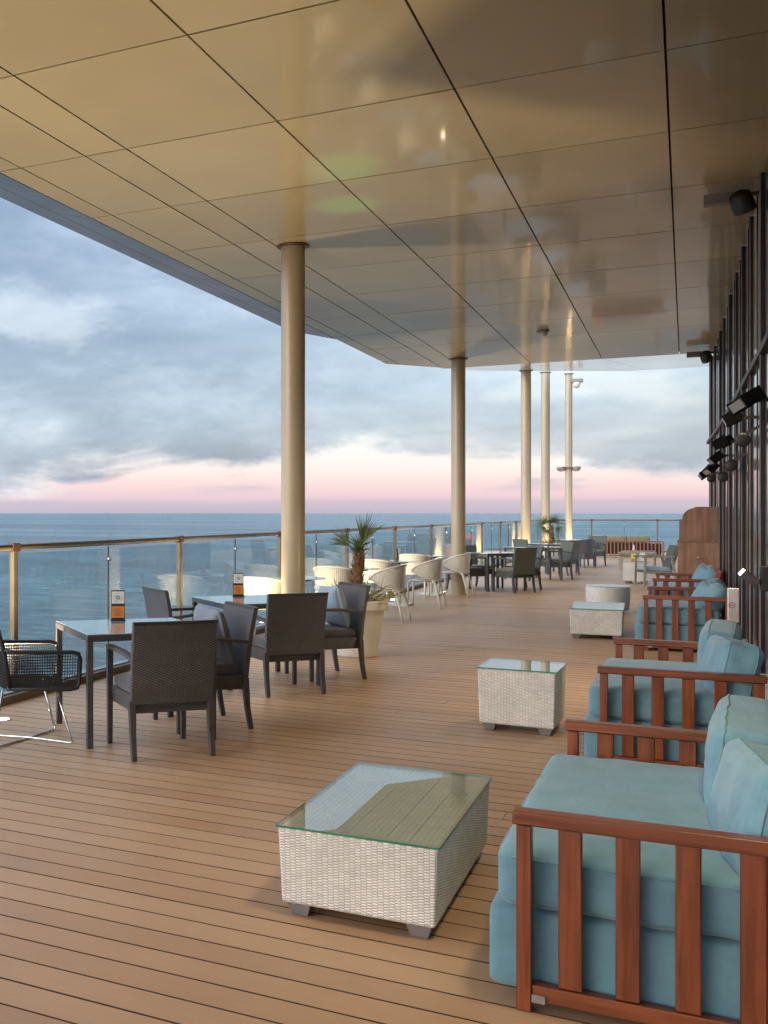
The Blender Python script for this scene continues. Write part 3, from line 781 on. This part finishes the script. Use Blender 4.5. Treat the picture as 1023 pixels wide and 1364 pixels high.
# black tub chair at the far end
t = thing('tub_chair', 'black woven tub chair at the far table', 'chair', (-2.62,32.55,0), R(60))
m = MB()
def tub(side):
    def fn(u, v):
        a = R(-125)+R(250)*u; r = .30-(.03 if side else 0)
        x = r*sin(a); y = -r*cos(a)*1.0+.02; z = .24+v*(.56-.16*abs(2*u-1)**3)
        return (x*(1+.08*v), y*(1+.08*v), z)
    return fn
m.grid(tub(0), 28, 10, uvscale=(1.3,.55)); m.grid(tub(1), 28, 10, uvscale=(1.3,.55))
m.build('shell', M['wicker_dark'], t, smooth=True)
MB().box(-.25,.25,-.24,.27,.24,.40).build('seat', M['wicker_dark'], t, .02)
for sx in (-1,1):
    for sy in (-1,1): MB().bar((sx*.24,sy*.23,0),(sx*.22,sy*.21,.24),.03,.03).build('leg', M['dark_metal'], t)

# ------------------------------------------------------------------ wire chair with chrome sled base (faces +y)
t = thing('wire_chair', 'black open mesh armchair on crossed chrome rods at the first table', 'chair', (-3.985,6.035,0), R(-44))
def mesh_panel(fn, nu, nv, name):
    o = MB().grid(fn, nu, nv).build(name, M['black_plastic'], t)
    w = o.modifiers.new('wire', 'WIREFRAME'); w.thickness = .0085; w.use_even_offset = False
    return o
for sx in (-1,1):
    X = lambda z: sx*(.27+.03*(z-.40)/.24)
    mesh_panel(lambda u,v: (X(.40+.25*v)+0, -.16+.46*u, .375+.02*(1-u)+v*(.245-.02*(1-u))), 27, 12, 'side_mesh')
    MB().tube([(sx*.27,-.19,.40),(sx*.27,.24,.375),(sx*.272,.285,.385),(sx*.275,.30,.42),(sx*.298,.30,.58),(sx*.30,.285,.615),(sx*.30,.25,.625),(sx*.30,-.15,.64),(sx*.275,-.22,.655)], .014, 10).build('side_frame', M['black_plastic'], t, smooth=True)
mesh_panel(lambda u,v: ((u-.5)*.54, -.17+.46*v, .40-.025*v-.03*(1-(2*u-1)**2)), 26, 26, 'seat_mesh')
mesh_panel(lambda u,v: ((u-.5)*(.54+.03*v), -.165-.09*v-.04*(1-(2*u-1)**2), .41+.42*v), 26, 20, 'back_mesh')
MB().tube([(-.27,-.17,.40),(-.275,-.20,.60),(-.285,-.25,.79),(-.26,-.265,.83),(0,-.30,.845),(.26,-.265,.83),(.285,-.25,.79),(.275,-.20,.60),(.27,-.17,.40)], .015, 10).build('back_frame', M['black_plastic'], t, smooth=True)
for sx in (-1,1):
    MB().tube([(sx*.20,.16,.375),(sx*.235,.25,.05),(sx*.24,.262,.022),(sx*.225,.25,.010),(sx*.02,.02,.008+.012*(sx>0)),(-sx*.225,-.27,.010),(-sx*.24,-.28,.022),(-sx*.235,-.27,.05),(-sx*.20,-.20,.39)], .0075, 8).build('sled_rod', M['chrome'], t, smooth=True)

# ------------------------------------------------------------------ white perforated chairs (faces +y)
def white_chair():
    t = thing('white_chair', 'x', 'chair', group='white perforated chairs around the small round tables')
    AM = R(118)
    def lohi(u):
        s_ = abs(2*u-1); top = .80-.13*s_**2.2; bot = .455+.05*s_**1.5+.10*max(0,(s_-.6)/.4)**2
        e = sqrt(max(0, 1-max(0,(s_-.78)/.22)**2)); mid = .60
        return mid+(bot-mid)*e, mid+(top-mid)*e
    def fn(u, v):
        lo, hi = lohi(u); z = lo+(hi-lo)*v; a = (2*u-1)*AM
        r = 1+.10*(z-.45)/.35
        x = .265*sin(a)*r; y = -.24*cos(a)*r+.0
        if abs(a) > pi/2: y = .30*(abs(a)-pi/2)/(AM-pi/2)*1.0*.62; x = (1 if a > 0 else -1)*.265*r
        return (x, y-.01, z)
    sh = MB().grid(fn, 36, 9, uvscale=(1.1,.34)).build('back_shell', M['perf'], t, smooth=True)
    md = sh.modifiers.new('solid', 'SOLIDIFY'); md.thickness = .008
    rim = [fn(i/48,1) for i in range(49)]+[fn(1-i/48,0) for i in range(1,48)]
    MB().tube(rim, .013, 8, closed=True).build('rim', M['white_plastic'], t, smooth=True)
    st = MB().grid(lambda u,v: ((u-.5)*.44*(1-.05*v), -.22+.45*v, .452-.012*(1-(2*u-1)**2)-.012*v**4), 12, 12, uvscale=(.44,.44)).build('seat', M['perf'], t, smooth=True)
    md = st.modifiers.new('solid', 'SOLIDIFY'); md.thickness = .014; md.offset = -1
    for sx in (-1,1):
        MB().tube([(sx*.235,.25,0),(sx*.228,.24,.22),(sx*.222,.235,.40),(sx*.22,.215,.435),(sx*.218,.17,.448),(sx*.22,-.14,.445)], [.014,.017,.02,.021,.02,.02], 10).build('leg', M['white_plastic'], t, smooth=True)
        MB().tube([(sx*.24,-.29,0),(sx*.232,-.235,.24),(sx*.222,-.19,.40),(sx*.218,-.15,.445),(sx*.215,-.05,.448)], [.014,.018,.021,.022,.018], 10).build('leg', M['white_plastic'], t, smooth=True)
    return t
WC = Kind(white_chair)
for (x,y,rz,lab) in ((-3.83,15.2,R(90),'white perforated chair seen side on just beyond the palm pot'),
    (-3.80,17.62,R(92),'white perforated chair seen side on, second after the palm pot'),
    (-3.80,20.15,R(88),'white perforated chair right beside the second round column'),
    (-4.42,14.6,R(4),'white chair glowing with its back to the palm trunk'),
    (-4.42,17.0,R(-5),'white chair lit bright behind the first side on chair'),
    (-4.40,19.45,R(3),'white chair lit bright behind the second side on chair'),
    (-4.42,11.75,R(-4),'white chair half hidden between dark chairs and the first column')):
    WC.at(x,y,rz,lab)
def white_table():
    t = thing('pedestal_table', 'x', 'table', group='small round glass topped pedestal tables')
    MB().lathe([(.0,.732),(.325,.732),(.33,.737),(.325,.742),(.0,.742)], 40, cap=False).build('glass_top', M['frosted'], t)
    MB().box(-.04,.04,-.04,.04,.03,.70).build('pedestal', M['pot'], t, .006)
    MB().box(-.19,.19,-.19,.19,0,.028).build('base', M['pot'], t, .006)
    MB().box(-.14,.14,-.14,.14,.702,.73).build('top_plate', M['foot_grey'], t, .004)
    return t
PT = Kind(white_table)
for y, lab in ((12.6,'round glass table behind the thick column'),(15.2,'round glass table behind the palm pot'),
              (17.7,'round glass table between the two side on white chairs'),(20.2,'round glass table at the second column')):
    PT.at(-4.27,y,0,lab)
def bottle(x, y, lab):
    t = thing('sauce_bottle', lab, 'bottle', (x,y,.744), 0, 'sauce bottles on the round tables')
    MB().lathe([(.032,0),(.034,.01),(.034,.10),(.014,.15),(.014,.175)], 16).build('bottle_body', M['brown_glass'], t, smooth=True)
    MB().lathe([(.017,.172),(.017,.20)], 14).build('cap', M['black_plastic'], t)
bottle(-4.2,15.25,'brown bottle on the round table behind the palm pot'); bottle(-4.3,17.75,'brown bottle on the round table between side on chairs')
bottle(-4.33,12.6,'brown bottle on the round table behind the thick column')

# ------------------------------------------------------------------ menu stands
def menu(x, y, rz, lab, s=1.0):
    t = thing('menu_stand', lab, 'menu stand', (x,y,.7525), rz, 'black menu stands on the dark tables')
    w = .046*s; lean = Euler((R(-6),0,0)).to_matrix()
    MB().box(-w-.005,w+.005,-.007,.007,.008,.225*s,rot=lean,piv=(0,0,0)).build('frame', M['black_plastic'], t, .003)
    pn = MB().box(-w,w,-.010,-.0072,.125*s,.215*s,rot=lean,piv=(0,0,0)).build('printed_panel', M['card_white'], t)
    art = MB(); 
    for k in range(8): art.lathe([(.004,-.0006),(.004,.0006)], 8, (0,0,0))
    art = MB(); c = .170*s
    for k in range(24):
        a = 2*pi*k/24; rr = .030*s+.006*sin(6*a)*s; art.tube([(rr*cos(a), -.0108, c+rr*sin(a)), (rr*1.12*cos(a+.15), -.0108, c+rr*1.12*sin(a+.15))], .0012, 5)
    art.tube([(.012*s*cos(2*pi*k/12), -.0108, c+.012*s*sin(2*pi*k/12)) for k in range(12)], .004, 6, closed=True)
    for o in (art.build('printed_ornament', M['foot_grey'], t),): o.rotation_euler = (R(-6),0,0)
    MB().box(-w,w,-.010,-.0072,.02,.105*s,rot=lean,piv=(0,0,0)).build('orange_panel', M['card_orange'], t)
    ln = MB()
    for i in range(4): ln.box(-w*.7+.01*(i%2),w*.7-.012*(i%2),-.0112,-.0102,(.04+.014*i)*s,(.044+.014*i)*s,rot=lean,piv=(0,0,0))
    ln.build('printed_lines', M['bronze_dark'], t)
    MB().box(-w-.01,w+.01,-.03,.03,0,.008).build('base', M['black_plastic'], t, .002)
menu(-3.72,6.86,R(-62)+R(90),'black menu stand with orange panel on the table before the wire chair')
menu(-3.78,9.38,R(28),'black menu stand on the second dark table before the column')
t = thing('table_card', 'small yellow and orange card on the wicker cube table', 'card', (-1.03,25.68,.482))
MB().box(-.05,.05,-.008,.008,.06,.17).build('yellow_panel', M['card_yellow'], t); MB().box(-.05,.05,-.01,.01,0,.058).build('orange_panel', M['card_orange'], t)
t = thing('napkin_box', 'pale napkin box on the wicker cube table', 'napkin box', (-.86,25.8,.482))
MB().box(-.07,.07,-.06,.06,0,.15).build('box_body', M['card_white'], t, .01); MB().box(-.05,.05,-.005,.005,.151,.19).build('napkin', M['white_plastic'], t)

# ------------------------------------------------------------------ palms
def planter(x, y, lab):
    t = thing('planter', lab, 'planter', (x,y,0), R(12), 'tapered cream planters')
    MB().lathe([(.205,0),(.215,.012),(.295,.50),(.30,.505),(.33,.51),(.338,.52),(.338,.60),(.33,.61),(.30,.61),(.295,.59),(.29,.55)], 48, cap=False).build('pot', M['pot'], t, smooth=False)
    MB().lathe([(.0,.56),(.12,.565),(.29,.55)], 24, cap=False).build('soil', M['soil'], t, smooth=True)
    return t
def blade(m, p, d, up, L, w, droop, fold=.25, nseg=5):
    """one folded pointed leaf"""
    p = Vector(p); d = Vector(d).normalized(); rows = []
    sd = d.cross(Vector(up) if up is not None else Vector((0,0,1)));  sd = sd.normalized() if sd.length > 1e-3 else Vector((1,0,0))
    for i in range(nseg+1):
        f = i/nseg; c = p+d*L*f+Vector((0,0,-droop*L*f*f)); ww = w*(1-f)**.75*(1 if f > 0 else .6)+.0006
        nrm = sd.cross(d).normalized()
        rows += [c-sd*ww, c-nrm*ww*fold, c+sd*ww]
    fs = []
    for i in range(nseg):
        a = i*3; fs += [(a,a+1,a+4,a+3),(a+1,a+2,a+5,a+4)]
    m.add(rows, fs)
def fan(m, base, dirv, size, n, spread, rng, stem):
    base = Vector(base); d = Vector(dirv).normalized(); side = d.cross(Vector((.25,-.9,.1))).normalized(); up = side.cross(d).normalized()
    hub = base+d*stem
    m.tube([base, base+d*stem*.5+Vector((0,0,-.004)), hub], [.010,.008,.006], 6)
    for k in range(n):
        a = spread*(k/(n-1)-.5)*2; dd = d*cos(a)+side*sin(a)+up*rng.uniform(-.16,.16)
        blade(m, hub, dd, up, size*(1-.35*abs(a)/pi)*rng.uniform(.82,1.12), .0098, .10+.25*abs(sin(a))*rng.random())
def palm(x, y, z, lab, seed, trunk_h, fans, lean):
    t = thing('palm_plant', lab, 'palm', (x,y,z), 0, 'fan palms in cream planters'); rng = random.Random(seed)
    tr = MB(); prof = []
    N = 14
    pts = [(lean[0]*f*f, lean[1]*f, trunk_h*f) for f in [i/N for i in range(N+1)]]
    tr.tube(pts, [(.075-.03*(i/N)+.012*sin(i*2.1)) for i in range(N+1)], 14)
    for i in range(150):             # fibrous leaf bases wrapped round the trunk
        f = rng.random()**.9; a = rng.uniform(0, 2*pi); r = .07-.028*f; c = Vector((lean[0]*f*f+r*cos(a), lean[1]*f+r*sin(a), trunk_h*f))
        blade(tr, c, (cos(a)*.5, sin(a)*.5, 1), None, rng.uniform(.04,.085), .014, -.1, .5, 2)
    tr.build('trunk', M['trunk'], t)
    top = (lean[0], lean[1], trunk_h-.03)
    for (dx,dy,dz,size,n,spread,stem) in fans:
        m = MB(); fan(m, top, (dx,dy,dz), size, n, spread, rng, stem); m.build('frond', M['leaf'], t)
    return t
def tuft(x, y, z, lab, seed, n, L):
    m = MB(); rng = random.Random(seed)
    for i in range(n):
        a = rng.uniform(0, 2*pi); r = rng.uniform(.02,.24); el = rng.uniform(.35,1.4)
        blade(m, (r*cos(a), r*sin(a), 0), (cos(a)*cos(el), sin(a)*cos(el), sin(el)), (rng.gauss(0,1), rng.gauss(0,1), rng.gauss(0,1)), L*rng.uniform(.5,1.15), .010, rng.uniform(.1,.6))
    o = m.build('grass_plant', M['dry_leaf']); o.location = (x,y,z); return tag(o, lab, 'plant', 'spiky plants under the palms')
planter(-3.17,11.28,'cream tapered planter beside the blue grey pillow chair')
palm(-3.17,11.28,.55,'fan palm with shaggy trunk growing between two dark and white seats',4,.56,
     [(-.76,.1,.72,.27,14,R(34),.16),(.25,0,.97,.37,16,R(27),.14),(-.15,.5,.85,.24,13,R(50),.10),(.15,-.6,.7,.20,11,R(60),.06)], (.03,.0))
tuft(-3.17,11.28,.56,'spiky grass filling the pot under the shaggy palm',9,140,.42)
planter(-3.5,33.2,'cream planter mostly hidden behind the far dark chairs')
palm(-3.5,33.2,.55,'smaller drooping fan palm in front of the fourth column',14,.62,
     [(-.7,0,.5,.42,18,R(60),.16),(.5,-.1,.7,.40,18,R(60),.14),(0,-.5,.9,.38,18,R(60),.1),(-.9,-.2,-.3,.36,14,R(60),.14),(.9,.1,-.3,.36,14,R(60),.14),(-.3,-.3,-.7,.34,14,R(60),.1)], (-.03,0))
tuft(-3.5,33.2,.56,'spiky grass in the far pot before the fourth column',19,130,.55)

# ------------------------------------------------------------------ far end furniture
t = thing('slat_bench_sofa', 'long sofa seen from behind with red vertical slats and olive cushions', 'sofa', (-2.93,40.1,0), R(-1))
W_ = 2.24
MB().box(0,W_,0,.05,.545,.59).build('top_rail', M['redwood_far'], t, .005)
MB().box(0,W_,.006,.045,.05,.10).build('lower_rail', M['redwood_far'], t, .005)
for i in range(20): MB().box(.01+i*.1155,.055+i*.1155,.012,.036,.101,.544).build('slat', M['redwood_far'], t, .003)
for x in (.0, W_-.05): MB().box(x,x+.05,.8,.85,0,.5).build('leg', M['redwood_far'], t, .004)
MB().box(.06,W_-.4,.2,.85,.2,.38).build('seat_cushion', M['olive_fabric'], t, .04)
MB().box(.06,W_-.06,.052,.078,.12,.50).build('slat_gap_shade', M['ceiling_void'], t)  # added dark sheet: shade between the slats as a solid colour
for k in range(2): MB().cushion((.45+.3+k*.72,.17,.56),(.355,.085,.2),.05,.15,12,40+k,.005,None,axis=1).build('back_cushion', M['olive_fabric'], t, smooth=True)
MB().cushion((.2,.17,.56),(.2,.085,.2),.05,.15,10,44,.005,None,axis=1).build('back_cushion', M['orange_fabric'], t, smooth=True)['label'] = 'orange back cushion'
t = thing('day_bench', 'low wooden bench with olive cushion behind the wicker cube table', 'bench', (-1.2,32.3,0), R(-3))
for sx in (-1,1):
    for sy in (-1,1): MB().box(sx*.42-.025,sx*.42+.025,sy*.3-.025,sy*.3+.025,0,.30).build('leg', M['teak_grey'], t, .004)
MB().box(-.46,.46,-.34,.34,.301,.345).build('frame', M['teak_grey'], t, .006)
MB().cushion((0,0,.41),(.46,.34,.062),.05,.1,12,50,.005).build('cushion', M['olive_fabric'], t, smooth=True)
MB().box(-.38,.42,.02,.32,.478,.50).build('tray', M['redwood_far'], t, .006)
MB().lathe([(.03,0),(.035,.02),(.02,.10),(.018,.16)], 12, (-.1,.1,.502)).build('vase', M['white_plastic'], t, smooth=True)
t = thing('frame_armchair', 'weathered wooden frame armchair with grey green sling beside the walnut cabinet', 'chair', (-.60,25.1,0), R(110))
for sx in (-1,1):
    MB().bar((sx*.29,.30,0),(sx*.29,.28,.60),.045,.045,(1,0,0)).build('leg', M['teak_grey'], t, .004)
    MB().bar((sx*.29,-.36,0),(sx*.29,-.24,.62),.045,.045,(1,0,0)).build('leg', M['teak_grey'], t, .004)
    MB().bar((sx*.29,.34,.615),(sx*.29,-.30,.625),.06,.03,(1,0,0)).build('armrest', M['teak_grey'], t, .004)
    MB().bar((sx*.262,.28,.30),(sx*.262,-.30,.27),.03,.05,(1,0,0)).build('seat_rail', M['teak_grey'], t, .004)
MB().cushion((0,0,.36),(.245,.29,.05),.04,.12,12,60,.004,Euler((R(4),0,0)).to_matrix()).build('seat_cushion', M['pillow_blue'], t, smooth=True)
MB().cushion((0,-.33,.60),(.245,.04,.27),.035,.12,12,61,.004,Euler((R(16),0,0)).to_matrix(),axis=1).build('back_cushion', M['wicker_olive'], t, smooth=True)

# ------------------------------------------------------------------ floor uplights (one assumed, the rest lit in the photograph)
def uplight():
    t = thing('floor_uplight', 'x', 'floor light', group='recessed uplights in the deck')
    MB().lathe([(.062,0),(.062,.004),(.056,.007),(.036,.0065)], 28, cap=False).build('bezel', M['chrome'], t)
    MB().lathe([(.0,.0075),(.03,.007),(.036,.006)], 24, cap=False).build('lens', M['lens'], t, smooth=True)
    return t
UL = Kind(uplight)
def spotlamp(x, y, z, power, angle=125, blend=.8, tilt=(0,0), col=(1,.78,.50), r=.04):
    l = bpy.data.lights.new('uplight_beam', 'SPOT'); l.energy = power; l.color = col; l.spot_size = R(angle); l.spot_blend = blend; l.shadow_soft_size = r
    o = bpy.data.objects.new('uplight_beam', l); COL.objects.link(o); o.location = (x,y,z); o.rotation_euler = (pi+R(tilt[0]), R(tilt[1]), 0)
    return o
UPL = [(-4.52,6.55,110,'floor uplight shining under the wire chair'),
       (-4.55,2.2,70,'assumed floor uplight by the kerb outside the lower corner of the picture'),  # assumed lamp, added out of view like the seen uplights
       (-4.3,10.95,45,'floor uplight by the kerb level with the palm pot'),
       (-4.62,14.0,9,'floor uplight glowing behind the first white chairs'),
       (-4.62,16.4,10,'floor uplight glowing behind the second white chair'),
       (-4.62,18.75,10,'floor uplight glowing behind the third white chair'),
       (-4.2,21.1,55,'floor uplight beside the second round column'),
       (-4.62,25.0,80,'floor uplight at the kerb past the second column'),
       (-3.72,29.72,60,'floor uplight at the foot of the third column'),
       (-3.85,35.4,60,'floor uplight at the foot of the fourth column'),
       (-3.88,43.15,50,'floor uplight at the foot of the farthest column')]
for x, y, p, lab in UPL:
    UL.at(x, y, 0, lab); spotlamp(x, y, .03, p*1.7)
gl = thing('added_green_light', 'small green lamp added in the palm pot for the ceiling glow', 'garden light', (-3.02,11.1,.56))  # added lamp, source of the green spots on the ceiling
MB().lathe([(.012,0),(.012,.06),(.03,.065),(.034,.12)], 16).build('lamp_body', M['black_plastic'], gl, smooth=True)
MB().lathe([(.0,.1215),(.03,.1213)], 16, cap=False).build('lens', M['green_lens'], gl)
for (tx,ty) in ((-2.56,8.75),(-2.85,9.8)):
    v = Vector((tx,ty,CEIL))-Vector((-3.02,11.1,.70)); o = spotlamp(-3.02,11.1,.70,70,11,1,(0,0),(.15,1,.2)); o.rotation_euler = v.to_track_quat('-Z','Y').to_euler()

# ------------------------------------------------------------------ sky and daylight
w = bpy.data.worlds.new('World'); scene.world = w; w.use_nodes = True; nt = NT(w.node_tree); bg = nt.n['Background']
SUN_EL, SUN_AZ = R(6), R(215)
sky = nt.new('ShaderNodeTexSky', sky_type='NISHITA'); sky.sun_disc = False; sky.sun_elevation = SUN_EL; sky.sun_rotation = SUN_AZ; sky.dust_density = 2
d = nt.new('ShaderNodeTexCoord').outputs['Generated']; sp = nt.new('ShaderNodeSeparateXYZ'); nt.l.new(d, sp.inputs[0]); X, Y, Z = sp.outputs
stretch = nt.mapping(d, (3.4,3.4,11.0)); st2 = nt.mapping(d, (3.5,3.5,30.0)); st3 = nt.mapping(d, (2.4,2.4,8), loc=(3.1,1.7,.4)); st5 = nt.mapping(d, (6,6,15), loc=(1.3,4.7,2.4))
n1 = nt.noise(stretch, 1.35, 7, .56, .35); n2 = nt.noise(st2, 1.2, 5, .55, .3); n3 = nt.math('ADD', nt.math('MULTIPLY', nt.noise(st3, 1.0, 8, .58, .25), .55), nt.math('MULTIPLY', nt.noise(st5, 1.0, 8, .6, .15), .45)); n4 = nt.noise(nt.mapping(d, (1.2,1.2,5), loc=(5,2,1)), 1.3, 3)
clear = nt.ramp(nt.math('MULTIPLY', Z, 2.5, clamp=True), [(0, S(176,168,184)), (.012, S(196,182,194)), (.035, S(212,186,198)), (.065, S(224,196,202)), (.10, S(226,212,213)), (.16, S(216,217,224)), (.30, S(190,204,220)), (.6, S(172,192,216)), (1, S(160,184,212))])
dark = nt.ramp(n3, [(.36, S(104,123,152)), (.48, S(132,149,176)), (.56, S(160,176,199)), (.63, S(190,203,219)), (.72, S(226,231,236))])
# heavier, lower cloud towards the west side (negative x), lighter gap band above the horizon
npf = nt.noise(nt.mapping(d, (9,9,22), loc=(2.2,.3,1.1)), 1.0, 7, .58, .1)
lowz = nt.math('ADD', Z, nt.math('MULTIPLY_ADD', n1, .11, -.055)); lowz = nt.math('ADD', lowz, nt.math('MULTIPLY_ADD', npf, .05, -.025))
lowz = nt.math('ADD', lowz, nt.math('MULTIPLY', nt.sstep(X, -.40, -.62), .036))
lowz = nt.math('ADD', lowz, nt.math('MULTIPLY', nt.sstep(X, -.25, -.05), .014))
mask = nt.sstep(lowz, .044, .064)
brk = nt.math('MULTIPLY', nt.sstep(n4, .50, .66), nt.math('SUBTRACT', 1.0, nt.sstep(Z, .3, .5)))
mask = nt.math('MULTIPLY', mask, nt.math('MULTIPLY_ADD', brk, -.35, 1.0))
streak = nt.math('MULTIPLY', nt.sstep(n2, .50, .62), nt.math('MULTIPLY', nt.sstep(Z, .012, .03), nt.math('SUBTRACT', 1.0, nt.sstep(Z, .07, .10))))
clear = nt.mix(nt.math('MULTIPLY', nt.sstep(X, -.42, -.62), .6), clear, nt.mix(.5, clear, S(206,206,218)))
c = nt.mix(nt.math('MULTIPLY', streak, .75), clear, S(168,166,188))
bank = nt.math('SUBTRACT', 1.0, nt.sstep(nt.math('ADD', Z, nt.math('MULTIPLY_ADD', n2, .016, -.008)), .008, .016))
c = nt.mix(nt.math('MULTIPLY', bank, .55), c, S(172,164,184))
c = nt.mix(mask, c, dark)
edge = nt.math('MULTIPLY', nt.sstep(lowz, .040, .054), nt.math('SUBTRACT', 1.0, nt.sstep(lowz, .054, .072)))
c = nt.mix(nt.math('MULTIPLY', edge, nt.math('MULTIPLY', nt.sstep(n3, .45, .62), .7)), c, S(240,236,234))
# the sun went down behind the camera: that half of the sky and the zenith are the bright ones
def patch(d0, r, zs):                # brighter breaks in the cloud deck
    sb = nt.new('ShaderNodeVectorMath', operation='SUBTRACT'); nt.l.new(d, sb.inputs[0]); sb.inputs[1].default_value = d0
    ln = nt.new('ShaderNodeVectorMath', operation='LENGTH'); nt.l.new(nt.mapping(sb.outputs[0], (1,1,zs)), ln.inputs[0])
    e = nt.math('ADD', ln.outputs['Value'], nt.math('MULTIPLY_ADD', npf, .30, -.15))
    return nt.math('MULTIPLY', nt.math('SUBTRACT', 1.0, nt.sstep(e, r*.2, r)), .42)
c = nt.mix(patch((-.538,.821,.190), .10, 3.5), c, S(222,228,236))
c = nt.mix(patch((-.05,.99,.112), .11, 4.0), c, S(226,229,234))
boost = nt.math('MULTIPLY_ADD', nt.sstep(Z, .36, .8), 1.0, .30)
boost = nt.math('ADD', boost, nt.math('MULTIPLY', nt.sstep(Y, .55, -.35), 1.2))
vm = nt.new('ShaderNodeVectorMath', operation='SCALE'); nt.l.new(c, vm.inputs[0]); nt.l.new(boost, vm.inputs['Scale'])
ns = nt.new('ShaderNodeVectorMath', operation='SCALE'); nt.l.new(sky.outputs[0], ns.inputs[0]); ns.inputs['Scale'].default_value = .02
ad = nt.new('ShaderNodeVectorMath', operation='ADD'); nt.l.new(vm.outputs[0], ad.inputs[0]); nt.l.new(ns.outputs[0], ad.inputs[1])
nt.l.new(ad.outputs[0], bg.inputs[0]); bg.inputs[1].default_value = 1.0
sl = bpy.data.lights.new('sun', 'SUN'); sl.energy = .5; sl.angle = R(40); sl.color = (1,.88,.8)
so = bpy.data.objects.new('sun', sl); COL.objects.link(so)
so.rotation_euler = Vector((-sin(SUN_AZ)*cos(R(24)), -cos(SUN_AZ)*cos(R(24)), -sin(R(24)))).to_track_quat('-Z','Y').to_euler()

# ------------------------------------------------------------------ camera, render settings
cd_ = bpy.data.cameras.new('camera'); cam = bpy.data.objects.new('camera', cd_); COL.objects.link(cam); scene.camera = cam
cam.location = (0,0,1.55); cam.rotation_euler = (R(90),0,R(27.8))
cd_.sensor_fit = 'HORIZONTAL'; cd_.sensor_width = 36; cd_.lens = 1405/1023*36; cd_.shift_x = (511.5-173.6)/1023; cd_.shift_y = 1/1023
cd_.clip_start = .05; cd_.clip_end = 200000
scene.view_settings.view_transform = 'Standard'; scene.view_settings.look = 'None'; scene.view_settings.exposure = 2.0; scene.view_settings.gamma = 1
scene.render.engine = 'CYCLES'; scene.cycles.use_denoising = True; scene.cycles.max_bounces = 8; scene.cycles.diffuse_bounces = 4; scene.cycles.glossy_bounces = 4
scene.cycles.transparent_max_bounces = 24; scene.cycles.sample_clamp_indirect = 4; scene.cycles.caustics_reflective = True; scene.cycles.blur_glossy = 1.0; scene.cycles.caustics_refractive = False
